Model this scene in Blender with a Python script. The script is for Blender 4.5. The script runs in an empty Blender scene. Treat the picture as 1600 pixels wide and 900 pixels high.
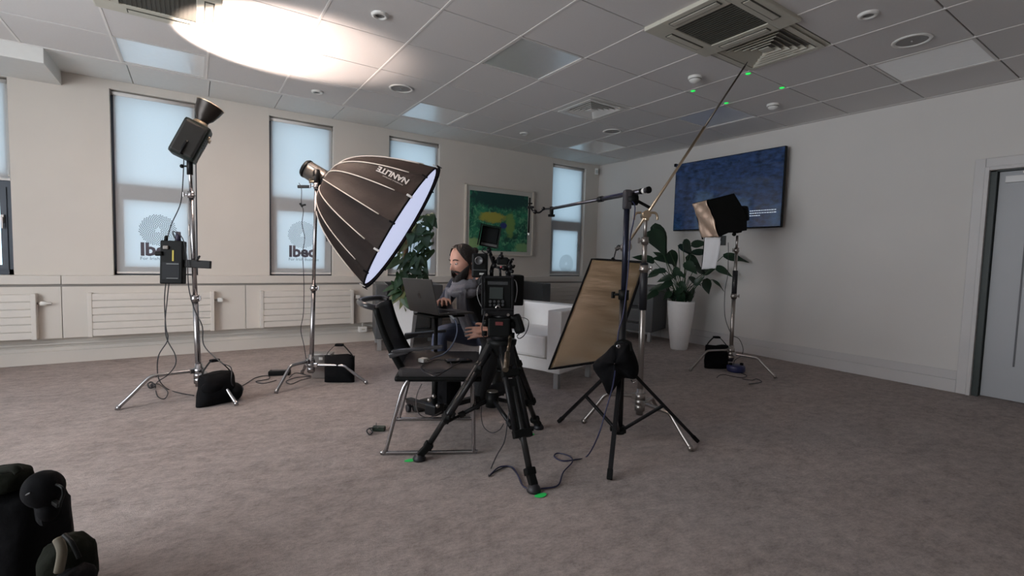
import bpy, bmesh, math, random
from mathutils import Vector as V, Matrix, Euler
random.seed(7)
C = bpy.context.scene.collection
PI = math.pi
# ---------------------------------------------------------------- camera
CR = V((0.83314275, -0.55235679, 0.02784121))
CU = V((0.01158849, 0.06776456, 0.99763404))
CF = V((0.55293658, 0.83084893, -0.06285853))
CAMPOS = V((0, 0, 1.07))
FPX = 749.73
cam = bpy.data.cameras.new('camera')
co = bpy.data.objects.new('camera', cam); C.objects.link(co)
co.matrix_world = Matrix(((CR.x, CU.x, -CF.x, 0), (CR.y, CU.y, -CF.y, 0), (CR.z, CU.z, -CF.z, 1.07), (0, 0, 0, 1)))
cam.sensor_width = 36; cam.lens = FPX / 1600 * 36; cam.clip_start = .02
bpy.context.scene.camera = co
# ---------------------------------------------------------------- world, light, exposure
sc = bpy.context.scene
sc.view_settings.view_transform = 'Standard'; sc.view_settings.look = 'None'
sc.view_settings.exposure = 0.22; sc.view_settings.gamma = 1; sc.view_settings.use_curve_mapping = False
w = bpy.data.worlds.new('overcast_sky'); sc.world = w; w.use_nodes = True
bg = w.node_tree.nodes['Background']; bg.inputs['Color'].default_value = (.60, .80, 1.0, 1); bg.inputs['Strength'].default_value = 2.9
sc.cycles.max_bounces = 8; sc.cycles.diffuse_bounces = 5; sc.cycles.transparent_max_bounces = 12
sc.cycles.caustics_reflective = False; sc.cycles.caustics_refractive = False
sc.cycles.sample_clamp_indirect = 8.0
LAMP = V((.085, 4.11, 2.02)); LAX = V((.41, -.04, .91)).normalized()
ld = bpy.data.lights.new('spot_head_beam', 'SPOT'); ld.energy = 1500; ld.color = (1.0, .80, .67)
ld.spot_size = math.radians(62); ld.spot_blend = .9; ld.shadow_soft_size = .03
lo = bpy.data.objects.new('spot_head_beam', ld); C.objects.link(lo)
lo.location = LAMP + LAX * .075
lo.rotation_euler = (-LAX).to_track_quat('Z', 'Y').to_euler()
ld2 = bpy.data.lights.new('spot_head_spill', 'SPOT'); ld2.energy = 110; ld2.color = (1.0, .80, .70)
ld2.spot_size = math.radians(97); ld2.spot_blend = .22; ld2.shadow_soft_size = .03
lo2 = bpy.data.objects.new('spot_head_spill', ld2); C.objects.link(lo2); lo2.location = lo.location; lo2.rotation_euler = lo.rotation_euler
# daylight through the window bank of the far wall, beyond the left of the frame
al = bpy.data.lights.new('far_window_daylight', 'AREA'); al.shape = 'RECTANGLE'; al.size = 3.4; al.size_y = 1.9; al.energy = 105; al.color = (1.0, .95, .90)
ao = bpy.data.objects.new('far_window_daylight', al); C.objects.link(ao); ao.location = (-3.32, 2.0, 1.45); ao.rotation_euler = (PI / 2, 0, -PI / 2)
# ---------------------------------------------------------------- helpers
def P(x, y, D):
    """the world point seen at pixel x, y at the real forward distance D"""
    return CAMPOS + (CF + CR * ((x - 800) / FPX) - CU * ((y - 450) / FPX)) * D
def FL(x, y, z=0.0):
    d = CF + CR * ((x - 800) / FPX) - CU * ((y - 450) / FPX)
    return CAMPOS + d * ((z - 1.07) / d.z)
_mats = {}
def mat(name, col, rough=.6, metal=0.0, var=0.0, vscale=20, bump=0.0, bscale=60, spec=.5, sheen=0, emit=None, estr=1, coat=0, alpha=None):
    if name in _mats: return _mats[name]
    m = bpy.data.materials.new(name); m.use_nodes = True; nt = m.node_tree
    b = nt.nodes['Principled BSDF']
    b.inputs['Base Color'].default_value = (*col, 1); b.inputs['Roughness'].default_value = rough
    b.inputs['Metallic'].default_value = metal; b.inputs['Specular IOR Level'].default_value = spec
    b.inputs['Sheen Weight'].default_value = sheen; b.inputs['Coat Weight'].default_value = coat
    if emit: b.inputs['Emission Color'].default_value = (*emit, 1); b.inputs['Emission Strength'].default_value = estr
    tc = nt.nodes.new('ShaderNodeTexCoord')
    n = nt.nodes.new('ShaderNodeTexNoise'); n.inputs['Scale'].default_value = vscale; n.inputs['Detail'].default_value = 6
    nt.links.new(tc.outputs['Object'], n.inputs['Vector'])
    mx = nt.nodes.new('ShaderNodeMix'); mx.data_type = 'RGBA'
    v = max(var, .04)
    mx.inputs['A'].default_value = (*[c * (1 - v) for c in col], 1); mx.inputs['B'].default_value = (*[min(1, c * (1 + v)) for c in col], 1)
    nt.links.new(n.outputs['Fac'], mx.inputs['Factor']); nt.links.new(mx.outputs['Result'], b.inputs['Base Color'])
    if bump:
        n2 = nt.nodes.new('ShaderNodeTexNoise'); n2.inputs['Scale'].default_value = bscale; n2.inputs['Detail'].default_value = 4
        nt.links.new(tc.outputs['Object'], n2.inputs['Vector'])
        bp = nt.nodes.new('ShaderNodeBump'); bp.inputs['Strength'].default_value = bump; bp.inputs['Distance'].default_value = .01
        nt.links.new(n2.outputs['Fac'], bp.inputs['Height']); nt.links.new(bp.outputs['Normal'], b.inputs['Normal'])
    _mats[name] = m
    return m

class MB:
    """collects shapes in world (or local) coordinates; build() links ONE mesh object"""
    def __init__(s, M=None):
        s.bm = bmesh.new(); s.M = M or Matrix(); s.mi = 0
    def _add(s, vs, fs):
        bv = [s.bm.verts.new(s.M @ V(v)) for v in vs]; out = []
        for f in fs:
            try:
                q = s.bm.faces.new([bv[i] for i in f]); q.material_index = s.mi; out.append(q)
            except ValueError: pass
        return out
    def box(s, a, b, R=None, c=None, bev=0):
        """a,b corners; or centre c with size vector a, and rotation R"""
        if c is not None:
            h = V(a) / 2; lo_, hi = -h, h; T = Matrix.Translation(V(c)) @ (R.to_4x4() if R is not None else Matrix())
        else:
            lo_, hi = V([min(a[i], b[i]) for i in range(3)]), V([max(a[i], b[i]) for i in range(3)]); T = Matrix()
        if bev:
            ce = (lo_ + hi) / 2; hh = (hi - lo_) / 2; bev = min(bev, min(hh) * .95)
            vs = []; 
            bm2 = bmesh.new(); bmesh.ops.create_cube(bm2, size=1)
            for v in bm2.verts: v.co = ce + V((v.co.x * 2 * hh.x, v.co.y * 2 * hh.y, v.co.z * 2 * hh.z))
            bmesh.ops.bevel(bm2, geom=bm2.edges[:] , offset=bev, segments=2, affect='EDGES', profile=.6)
            bm2.verts.index_update()
            s._add([T @ v.co for v in bm2.verts], [[v.index for v in f.verts] for f in bm2.faces]); bm2.free(); return s
        vs = [T @ V((x, y, z)) for x in (lo_.x, hi.x) for y in (lo_.y, hi.y) for z in (lo_.z, hi.z)]
        s._add(vs, [(0, 1, 3, 2), (4, 6, 7, 5), (0, 4, 5, 1), (2, 3, 7, 6), (0, 2, 6, 4), (1, 5, 7, 3)]); return s
    def obox(s, p0, p1, w_, h_, up=(0, 0, 1), bev=0):
        """bar of section w x h running from p0 to p1"""
        p0, p1 = V(p0), V(p1); z = (p1 - p0); L = z.length; z.normalize(); u = V(up)
        x = u.cross(z)
        if x.length < 1e-4: x = V((1, 0, 0)).cross(z)
        x.normalize(); y = z.cross(x)
        R = Matrix((x, y, z)).transposed()
        return s.box((w_, h_, L), None, R=R, c=(p0 + p1) / 2, bev=bev)
    def cyl(s, p0, p1, r0, r1=None, n=14, caps=True):
        return s.tube([p0, p1], [r0, r0 if r1 is None else r1], n, caps)
    def tube(s, pts, r, n=8, caps=True, closed=False):
        pts = [V(p) for p in pts]; N = len(pts)
        rs = r if isinstance(r, (list, tuple)) else [r] * N
        tg = []
        for i in range(N):
            if closed: t = pts[(i + 1) % N] - pts[i - 1]
            else: t = pts[min(i + 1, N - 1)] - pts[max(i - 1, 0)]
            tg.append(t.normalized() if t.length > 1e-9 else V((0, 0, 1)))
        u = tg[0].orthogonal().normalized(); vs = []
        for i in range(N):
            u = (u - tg[i] * u.dot(tg[i]));
            u = u.normalized() if u.length > 1e-6 else tg[i].orthogonal().normalized()
            w2 = tg[i].cross(u)
            for k in range(n):
                a = 2 * PI * k / n; vs.append(pts[i] + (u * math.cos(a) + w2 * math.sin(a)) * rs[i])
        fs = []
        for i in range(N if closed else N - 1):
            j = (i + 1) % N
            for k in range(n): fs.append((i * n + k, i * n + (k + 1) % n, j * n + (k + 1) % n, j * n + k))
        if caps and not closed: fs += [tuple(range(n))[::-1], tuple((N - 1) * n + k for k in range(n))]
        for f in s._add(vs, fs): f.smooth = len(f.verts) == 4
        return s
    def curve(s, pts, r, n=8, res=6, closed=False):
        return s.tube(smooth(pts, res, closed), r, n, closed=closed)
    def lathe(s, prof, o=(0, 0, 0), ax=(0, 0, 1), n=24, flat=False):
        ax = V(ax).normalized(); u = ax.orthogonal().normalized(); w2 = ax.cross(u); o = V(o); vs = []
        for (r, h) in prof:
            for k in range(n):
                a = 2 * PI * k / n; vs.append(o + ax * h + (u * math.cos(a) + w2 * math.sin(a)) * max(r, 1e-5))
        fs = []
        for i in range(len(prof) - 1):
            for k in range(n): fs.append((i * n + k, i * n + (k + 1) % n, (i + 1) * n + (k + 1) % n, (i + 1) * n + k))
        for f in s._add(vs, fs): f.smooth = not flat
        return s
    def ball(s, c, r, R=None, seg=16, rings=10):
        r = (r, r, r) if isinstance(r, (int, float)) else r; c = V(c); vs = []; fs = []
        for i in range(rings + 1):
            t = PI * i / rings
            for k in range(seg):
                a = 2 * PI * k / seg; p = V((r[0] * math.sin(t) * math.cos(a), r[1] * math.sin(t) * math.sin(a), r[2] * math.cos(t)))
                vs.append(c + (R @ p if R is not None else p))
        for i in range(rings):
            for k in range(seg): fs.append((i * seg + k, (i + 1) * seg + k, (i + 1) * seg + (k + 1) % seg, i * seg + (k + 1) % seg))
        for f in s._add(vs, fs): f.smooth = True
        bmesh.ops.remove_doubles(s.bm, verts=s.bm.verts[-len(vs):], dist=1e-6)
        s.bm.verts.ensure_lookup_table()
        return s
    def grid(s, fn, nu, nv, th=0, closed=False):
        """sheet fn(u,v) with u,v in 0..1"""
        vs = [V(fn(i / nu, j / nv)) for i in range(nu + 1) for j in range(nv + 1)]
        fs = [(i * (nv + 1) + j, (i + 1) * (nv + 1) + j, (i + 1) * (nv + 1) + j + 1, i * (nv + 1) + j + 1) for i in range(nu) for j in range(nv)]
        for f in s._add(vs, fs): f.smooth = True
        return s
    def prism(s, pts, d):
        """polygon pts (3D, planar) extruded by vector d"""
        n = len(pts); d = V(d); vs = [V(p) for p in pts] + [V(p) + d for p in pts]
        s._add(vs, [tuple(range(n))[::-1], tuple(range(n, 2 * n))] + [(i, (i + 1) % n, n + (i + 1) % n, n + i) for i in range(n)]); return s
    def build(s, name, m, parent=None, smooth_=None, solid=0, weld=False):
        if weld: bmesh.ops.remove_doubles(s.bm, verts=s.bm.verts[:], dist=1e-5)
        bmesh.ops.recalc_face_normals(s.bm, faces=s.bm.faces[:])
        if parent is not None: s.bm.transform(inv_world(parent))
        me = bpy.data.meshes.new(name); s.bm.to_mesh(me); s.bm.free()
        if smooth_ is not None:
            for p in me.polygons: p.use_smooth = smooth_
        for mm in (m if isinstance(m, (list, tuple)) else [m]): me.materials.append(mm)
        o = bpy.data.objects.new(name, me); C.objects.link(o)
        if parent is not None: o.parent = parent
        if solid:
            md = o.modifiers.new('thickness', 'SOLIDIFY'); md.thickness = solid; md.offset = 0
        return o
def inv_world(o):
    M = Matrix()
    while o is not None:
        M = Matrix.LocRotScale(o.location, o.rotation_euler, o.scale) @ M; o = o.parent
    return M.inverted()
def smooth(pts, res=6, closed=False):
    pts = [V(p) for p in pts]; n = len(pts); out = []
    if n < 3: return pts
    for i in range(n if closed else n - 1):
        if closed: a, b, c, d = pts[i - 1], pts[i], pts[(i + 1) % n], pts[(i + 2) % n]
        else: a, b, c, d = pts[max(i - 1, 0)], pts[i], pts[i + 1], pts[min(i + 2, n - 1)]
        for k in range(res):
            t = k / res
            out.append(.5 * ((2 * b) + (c - a) * t + (2 * a - 5 * b + 4 * c - d) * t * t + (3 * b - a - 3 * c + d) * t ** 3))
    if not closed: out.append(pts[-1])
    return out
def tag(o, label=None, cat=None, group=None, kind=None):
    if label: o['label'] = label
    if cat: o['category'] = cat
    if group: o['group'] = group
    if kind: o['kind'] = kind
    return o
def thing(name, loc, label, cat, group=None, rz=0):
    o = bpy.data.objects.new(name, None); C.objects.link(o); o.empty_display_size = .05
    o.location = V(loc); o.rotation_euler = (0, 0, rz)
    return tag(o, label, cat, group)
def struct(o, label=None): o['kind'] = 'structure'; return tag(o, label)
def frame_axes(z, up=V((0, 0, 1))):
    z = V(z).normalized(); x = up.cross(z)
    if x.length < 1e-4: x = V((1, 0, 0))
    x.normalize(); return Matrix((x, z.cross(x), z)).transposed()
def text_mesh(s, size, bold=0.0, ext=0.0, space=1.0):
    """flat lettering as a list of 2D vertices and faces"""
    cu = bpy.data.curves.new('lettering', 'FONT'); cu.body = s; cu.size = size; cu.offset = bold; cu.resolution_u = 2; cu.space_character = space
    o = bpy.data.objects.new('lettering', cu); C.objects.link(o)
    dg = bpy.context.evaluated_depsgraph_get(); ev = o.evaluated_get(dg); me = ev.to_mesh()
    vs = [v.co.copy() for v in me.vertices]; fs = [tuple(p.vertices) for p in me.polygons]
    ev.to_mesh_clear(); bpy.data.objects.remove(o); bpy.data.curves.remove(cu)
    return vs, fs
def put_text(mb, s, size, fn, bold=0, space=1.0, center=False, subdiv=0):
    vs, fs = text_mesh(s, size, bold, space=space)
    wd = max((v.x for v in vs), default=0)
    mb._add([mb.M.inverted() @ fn(v.x - (wd / 2 if center else 0), v.y) for v in vs] if False else [fn(v.x - (wd / 2 if center else 0), v.y) for v in vs], fs)
    return wd
# ---------------------------------------------------------------- materials
M_wallw = mat('cream_wall_paint', (.66, .62, .57), .75, var=.03, vscale=3, bump=.05, bscale=200)
M_wallt = mat('white_wall_paint', (.69, .665, .64), .7, var=.02, vscale=2, bump=.05, bscale=200)
M_tile = mat('mineral_tile', (.72, .70, .69), .85, var=.04, vscale=90, bump=.15, bscale=400)
M_grid = mat('grid_white', (.72, .70, .68), .55)
M_soffit = mat('soffit_white', (.72, .72, .70), .7, var=.03)
M_gloss = mat('satin_trim_paint', (.64, .605, .56), .4, var=.03, vscale=4)
M_skirt = mat('grey_trim_paint', (.60, .58, .575), .45, var=.03, vscale=4)
M_joint = mat('joint_shadow', (.30, .28, .26), .8)
M_rad = mat('radiator_enamel', (.69, .655, .61), .4)
M_frame = mat('anthracite_frame', (.045, .06, .085), .4)
M_white = mat('white_plastic', (.78, .77, .74), .4)
M_beige = mat('aged_beige_plastic', (.56, .54, .46), .5, var=.05)
M_dark = mat('dark_grille', (.07, .068, .055), .7, var=.1)
M_black = mat('black_plastic', (.0045, .005, .005), .5, spec=.14)
M_blackm = mat('black_metal', (.006, .006, .007), .42, spec=.25)
M_fab = mat('black_nylon', (.005, .005, .006), .9, bump=.4, bscale=30, spec=.12)
M_chrome = mat('chrome', (.40, .39, .40), .26, metal=1)
M_steel = mat('brushed_steel', (.38, .35, .33), .34, metal=1, var=.06)
M_brass = mat('warm_nickel', (.62, .50, .36), .3, metal=1)
M_rub = mat('black_rubber_cable', (.01, .01, .014), .5)
M_green = mat('green_marker_tape', (.02, .62, .12), .6)
M_glow = mat('green_marker_added_glow', (.03, .75, .14), .5, emit=(.02, .8, .1), estr=.8)  # ceiling dots of green tape, with an added glow; no lamps there
def carpet():
    m = bpy.data.materials.new('grey_carpet'); m.use_nodes = True; nt = m.node_tree; b = nt.nodes['Principled BSDF']
    b.inputs['Roughness'].default_value = .95; b.inputs['Specular IOR Level'].default_value = .1; b.inputs['Sheen Weight'].default_value = .1
    tc = nt.nodes.new('ShaderNodeTexCoord')
    def noise(sc_, det, vec=None):
        n = nt.nodes.new('ShaderNodeTexNoise'); n.inputs['Scale'].default_value = sc_; n.inputs['Detail'].default_value = det; n.inputs['Roughness'].default_value = .65
        if vec is None: nt.links.new(tc.outputs['Object'], n.inputs['Vector'])
        else: nt.links.new(vec, n.inputs['Vector'])
        return n.outputs['Fac']
    mp = nt.nodes.new('ShaderNodeMapping'); mp.inputs['Scale'].default_value = (1, 1.5, 1); mp.inputs['Rotation'].default_value = (0, 0, .35)
    nt.links.new(tc.outputs['Object'], mp.inputs['Vector'])
    a = noise(2.2, 8, mp.outputs['Vector']); f = noise(55, 5, mp.outputs['Vector']); g = noise(300, 3); h = noise(13, 7, mp.outputs['Vector'])
    def math_(op, x, y):
        q = nt.nodes.new('ShaderNodeMath'); q.operation = op
        for i, z in enumerate((x, y)):
            if isinstance(z, float): q.inputs[i].default_value = z
            else: nt.links.new(z, q.inputs[i])
        return q.outputs[0]
    t = math_('ADD', math_('ADD', math_('ADD', math_('MULTIPLY', a, .38), math_('MULTIPLY', h, .62)), math_('MULTIPLY', f, .48)), math_('MULTIPLY', g, .35))
    t = math_('SUBTRACT', t, .42)
    cr = nt.nodes.new('ShaderNodeValToRGB'); cr.color_ramp.elements[0].position = .28; cr.color_ramp.elements[0].color = (.275, .228, .208, 1)
    cr.color_ramp.elements[1].position = .72; cr.color_ramp.elements[1].color = (.66, .565, .53, 1)
    nt.links.new(t, cr.inputs['Fac']); nt.links.new(cr.outputs['Color'], b.inputs['Base Color'])
    bp = nt.nodes.new('ShaderNodeBump'); bp.inputs['Strength'].default_value = .9; bp.inputs['Distance'].default_value = .012
    nt.links.new(math_('ADD', math_('ADD', f, g), math_('MULTIPLY', h, 1.6)), bp.inputs['Height']); nt.links.new(bp.outputs['Normal'], b.inputs['Normal'])
    return m
M_carpet = carpet()
def simple(name, build):
    m = bpy.data.materials.new(name); m.use_nodes = True; nt = m.node_tree; nt.nodes.clear()
    o = nt.nodes.new('ShaderNodeOutputMaterial'); nt.links.new(build(nt), o.inputs['Surface']); return m
def _blind(nt):
    n = nt.nodes.new('ShaderNodeTexNoise'); n.inputs['Scale'].default_value = 300
    tc = nt.nodes.new('ShaderNodeTexCoord'); nt.links.new(tc.outputs['Object'], n.inputs['Vector'])
    mx = nt.nodes.new('ShaderNodeMix'); mx.data_type = 'RGBA'; mx.inputs['A'].default_value = (.70, .71, .72, 1); mx.inputs['B'].default_value = (.78, .79, .80, 1)
    nt.links.new(n.outputs['Fac'], mx.inputs['Factor'])
    d = nt.nodes.new('ShaderNodeBsdfDiffuse'); t = nt.nodes.new('ShaderNodeBsdfTranslucent')
    for q in (d, t): nt.links.new(mx.outputs['Result'], q.inputs['Color'])
    s = nt.nodes.new('ShaderNodeMixShader'); s.inputs[0].default_value = .42
    nt.links.new(d.outputs[0], s.inputs[1]); nt.links.new(t.outputs[0], s.inputs[2]); return s.outputs[0]
M_blind = simple('roller_blind_fabric', _blind)
def _glass(nt):
    g = nt.nodes.new('ShaderNodeBsdfGlossy'); g.inputs['Roughness'].default_value = .02
    t = nt.nodes.new('ShaderNodeBsdfTransparent'); t.inputs['Color'].default_value = (.92, .96, .95, 1)
    n = nt.nodes.new('ShaderNodeTexNoise'); n.inputs['Scale'].default_value = 2
    l = nt.nodes.new('ShaderNodeLayerWeight'); l.inputs['Blend'].default_value = .2
    s = nt.nodes.new('ShaderNodeMixShader'); nt.links.new(l.outputs['Fresnel'], s.inputs[0])
    nt.links.new(t.outputs[0], s.inputs[1]); nt.links.new(g.outputs[0], s.inputs[2]); return s.outputs[0]
M_glass = simple('window_glass', _glass)
M_panel = mat('satin_light_diffuser', (.94, .95, .96), .28, metal=.5, spec=1.0)
# ---------------------------------------------------------------- setting
CH = 2.6076; WY = 5.87; TX = 5.56; X0, Y0 = -3.1, -4.2
mb = MB(); mb.box((X0 - .3, Y0 - .3, -.1), (TX + 1.0, WY + .3, 0)); floor = struct(mb.build('floor', M_carpet))
mb = MB(); mb.box((X0 - .3, Y0 - .3, CH + .014), (TX + .3, WY + .3, CH + .1)); ceiling = struct(mb.build('ceiling', mat('recess_grey', (.22, .21, .20), .8)))
# windows: x0, x1, z top, blind bottom
WINS = [(-1.97, -1.30, 2.48, 1.63), (-.63, .04, 2.53, .83), (.70, 1.37, 2.53, .83), (2.03, 2.71, 2.53, .83), (4.60, 5.27, 2.53, .83)]
SZ = .80
mb = MB(); xs = [X0 - .3]
for (a, b, zt, bb) in WINS:
    mb.box((xs[-1], WY, SZ), (a, WY + .28, CH + .02)); mb.box((a, WY, zt), (b, WY + .28, CH + .02)); xs.append(b)
mb.box((xs[-1], WY, SZ), (TX + .3, WY + .28, CH + .02)); mb.box((X0 - .3, WY, 0), (TX + .3, WY + .28, SZ))
wallw = struct(mb.build('wall_window', M_wallw))
# tv wall with door opening y .15 .. 1.19, z 0 .. 1.90
DY0, DY1, DZ = .10, 1.187, 1.905
mb = MB(); mb.box((TX, DY1, 0), (TX + .2, WY, CH + .02)); mb.box((TX, DY0, DZ), (TX + .2, DY1, CH + .02)); mb.box((TX, Y0 - .3, 0), (TX + .2, DY0, CH + .02))
wallt = struct(mb.build('wall_television', M_wallt))
mb = MB(); mb.box((X0 - .2, Y0 - .2, 0), (X0, .3, CH + .02)); mb.box((X0 - .2, 3.7, 0), (X0, WY, CH + .02)); mb.box((X0 - .2, .3, 0), (X0, 3.7, .5)); mb.box((X0 - .2, .3, 2.4), (X0, 3.7, CH + .02)); struct(mb.build('wall_far', M_wallt))
mb = MB(); mb.box((X0 - .2, Y0 - .2, 0), (TX, Y0, CH + .02)); struct(mb.build('wall_rear', M_wallt))
# sill board and boxed casing
mb = MB(); mb.box((X0, 5.775, .722), (-.985, WY, SZ), bev=.006); mb.build('sill_board', M_gloss, wallw)
mb = MB(); mb.box((-.981, 5.775, .722), (TX, WY, SZ), bev=.006); mb.build('sill_board', M_gloss, wallw)
mb = MB(); mb.box((X0, 5.80, .70), (TX, WY, .722)); mb.build('shadow_gap', M_joint, wallw)
px = [X0, -.985, .46, 1.83, 3.0, 4.2, TX]
for a, b in zip(px, px[1:]):
    mb = MB(); mb.box((a + .002, 5.79, .235), (b - .002, WY, .70), bev=.003); mb.build('casing_panel', M_gloss, wallw)
mb = MB(); mb.box((X0, 5.845, .17), (TX, WY, .19), bev=.003); mb.build('ledge_strip', M_gloss, wallw)
mb = MB(); mb.box((X0, 5.835, 0), (TX, WY, .115), bev=.004); mb.box((X0, 5.845, .115), (TX, WY, .15), bev=.004); struct(mb.build('baseboard_window', M_gloss))
mb = MB()
for a, b in ((1.285, 5.83), (Y0, DY0 - .1)):
    mb.box((TX - .022, a, 0), (TX, b, .112), bev=.004); mb.box((TX - .014, a, .112), (TX, b, .19), bev=.005)
struct(mb.build('baseboard_television', M_skirt))
# door: casing, lining, leaf
mb = MB()
for (t, z0) in ((.026, 0), (.036, 0)):
    pass
mb.box((TX - .026, 1.215, 0), (TX, 1.285, 2.01), bev=.006); mb.box((TX - .04, 1.187, 0), (TX, 1.217, 1.935), bev=.005)
mb.box((TX - .026, DY0 - .1, 1.935), (TX, 1.215, 2.01), bev=.006); mb.box((TX - .04, DY0 - .03, 1.905), (TX, 1.19, 1.935), bev=.005)
mb.box((TX - .026, DY0 - .1, 0), (TX, DY0 - .03, 2.01), bev=.006); mb.box((TX - .04, DY0 - .03, 0), (TX, DY0, 1.935), bev=.005)
struct(mb.build('trim_1', M_skirt))
mb = MB(); mb.box((TX + .05, DY0 + .03, .006), (TX + .095, DY1 - .045, DZ - .01), bev=.003)
M_door = mat('grey_door_laminate', (.40, .41, .43), .45, var=.03, vscale=3)
door = struct(mb.build('door_1', M_door))
mb = MB(); mb.box((TX, DY1 - .04, 0), (TX + .19, DY1, DZ)); mb.box((TX, DY0, DZ - .01), (TX + .19, DY1, DZ)); mb.box((TX, DY0, 0), (TX + .19, DY0 + .03, DZ)); mb.build('door_lining', mat('dark_seal', (.02, .032, .03), .5), door)
mb = MB(); mb.box((TX + .043, .952, .29), (TX + .052, .962, 1.80)); mb.build('glazing_groove', mat('groove', (.10, .10, .11), .5), door)
mb = MB(); mb.box((TX + .02, .72, 1.80), (TX + .052, 1.10, 1.855), bev=.004); mb.build('closer_plate', mat('light_alloy', (.72, .72, .72), .4), door)
mb = MB(); mb.box((TX + .005, .55, 1.862), (TX + .03, 1.0, 1.885), bev=.003); mb.build('closer_arm', M_steel, door)
mb = MB(); mb.box((TX + .19, DY0 - .2, 0), (TX + .2, DY1 + .2, DZ + .2)); mb.build('dark_corridor', M_frame, door)
# windows
def dots(mb, cx, cz, R, y, n=330, r=.0050):
    for k in range(n):
        q = math.sqrt((k + 8) / (n + 8)) * R; a = k * 2.39996
        c = V((cx + q * math.cos(a), y, cz + q * math.sin(a))); 
        mb._add([c + V((r * math.cos(t * PI / 3), 0, r * math.sin(t * PI / 3))) for t in range(6)], [tuple(range(6))])
M_print = mat('mauve_grey_print', (.075, .065, .085), .7)
M_printf = mat('pale_print', (.16, .18, .21), .7)
for i, (a, b, zt, bb) in enumerate(WINS):
    fr = MB()
    y0, y1 = WY + .075, WY + .14
    fr.box((a, y0, SZ), (a + .045, y1, zt)); fr.box((b - .045, y0, SZ), (b, y1, zt)); fr.box((a, y0, SZ), (b, y1, SZ + .045)); fr.box((a, y0, zt - .045), (b, y1, zt))
    fr.box((a + .045, y0, 1.56), (b - .045, y1, 1.68)); fr.box((a, WY + .14, 0.6), (a + .012, WY + .28, zt)); 
    wn = struct(fr.build('window_%d' % (i + 1), M_frame))
    # inner sash of the lower light
    fr = MB(); fr.box((a + .045, y0 - .012, SZ + .045), (a + .085, y1 - .01, 1.56)); fr.box((b - .085, y0 - .012, SZ + .045), (b - .045, y1 - .01, 1.56))
    fr.box((a + .085, y0 - .012, SZ + .045), (b - .085, y1 - .01, SZ + .085)); fr.box((a + .085, y0 - .012, 1.52), (b - .085, y1 - .01, 1.56)); fr.build('window_sash', M_frame, wn)
    for z0, z1 in ((SZ + .03, 1.57), (1.67, zt - .03)):
        g = MB(); g.box((a + .03, y0 + .03, z0), (b - .03, y0 + .036, z1)); g.build('window_pane', M_glass, wn)
    h = MB(); h.box((b - .078, y0 - .035, 1.25), (b - .058, y0 - .012, 1.32), bev=.003); h.obox((b - .068, y0 - .04, 1.30), (b - .068, y0 - .04, 1.20), .014, .012, bev=.003); h.build('window_handle', M_steel, wn)
    # roller blind: a thing hung in the reveal
    where = {0: 'half lowered over the cropped first window beside the wall edge', 1: 'behind the spot lamp stand, with a dotted circle logo', 2: 'behind the softbox stand, with a dotted circle logo',
             3: 'behind the softbox and the climbing plant', 4: 'in the window beside the room corner and gold reflector'}[i]
    t = thing('roller_blind', ((a + b) / 2, WY + .05, zt), 'white roller blind ' + where, 'blind', 'roller blinds in the tall windows')
    yb = WY + .052
    s = MB(); s.grid(lambda u, v: (a + .022 + (b - a - .034) * u, yb + .0015 * math.sin(u * 9), bb + (zt - .03 - bb) * v), 10, 6); s.build('blind_fabric', M_blind, t)
    s = MB(); s.cyl((a + .01, yb, zt - .025), (b - .01, yb, zt - .025), .019, n=16); s.build('blind_roller', M_grid, t)
    s = MB(); s.box((a + .02, yb - .006, bb - .016), (b - .012, yb + .006, bb + .004), bev=.003); s.build('bottom_bar', M_grid, t)
    s = MB(); s.box((a, yb - .02, zt - .05), (a + .008, yb + .02, zt - .002)); s.box((b - .008, yb - .02, zt - .05), (b, yb + .02, zt - .002)); s.build('bracket', M_steel, t)
    if True:
        s = MB(); pts = [(b - .02, yb - .02, zt - .03), (b - .018, yb - .024, 1.7), (b - .02, yb - .024, 1.35 if i != 0 else 1.7), (b - .012, yb - .022, 1.7), (b - .012, yb - .02, zt - .03)]
        s.curve(pts, .0014, n=5, res=3); s.build('pull_chain', M_white, t)
    if i in (1, 2, 3, 4):
        cx, cz, dz = {1: (-.285, 1.245, 0), 2: (1.045, 1.265, 0), 3: (2.37, 1.25, 0), 4: (4.965, 1.0, 0)}[i]
        pm = M_print if i in (1, 2) else M_printf
        yy = yb - .004
        if i == 4:
            s = MB(); dots(s, cx, cz, .145, yy, 260, .0055); s.build('dotted_logo', mat('faint_print', (.42, .45, .47), .7), t)
            s = MB(); put_text(s, 'Ibec', .16, lambda x, y: V((4.80 + x, yy, .795 + max(0, min(y, .5)) * .30)), bold=.004); s.build('lettering', M_print, t)
            continue
        s = MB(); dots(s, cx, cz, .152, yy); s.build('dotted_logo', mat('grey_green_print', (.03, .045, .05), .7) if i == 1 else M_printf, t)
        s = MB(); put_text(s, 'Ibec', .175, lambda x, y: V((cx - .148 + x, yy, cz - .25 + y)), bold=.0062, space=.97); s.build('lettering', pm, t)
        s = MB(); put_text(s, 'For Irish Business', .044, lambda x, y: V((cx - .147 + x, yy, cz - .295 + y)), space=1.02); s.build('small_lettering', M_printf, t)
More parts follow.
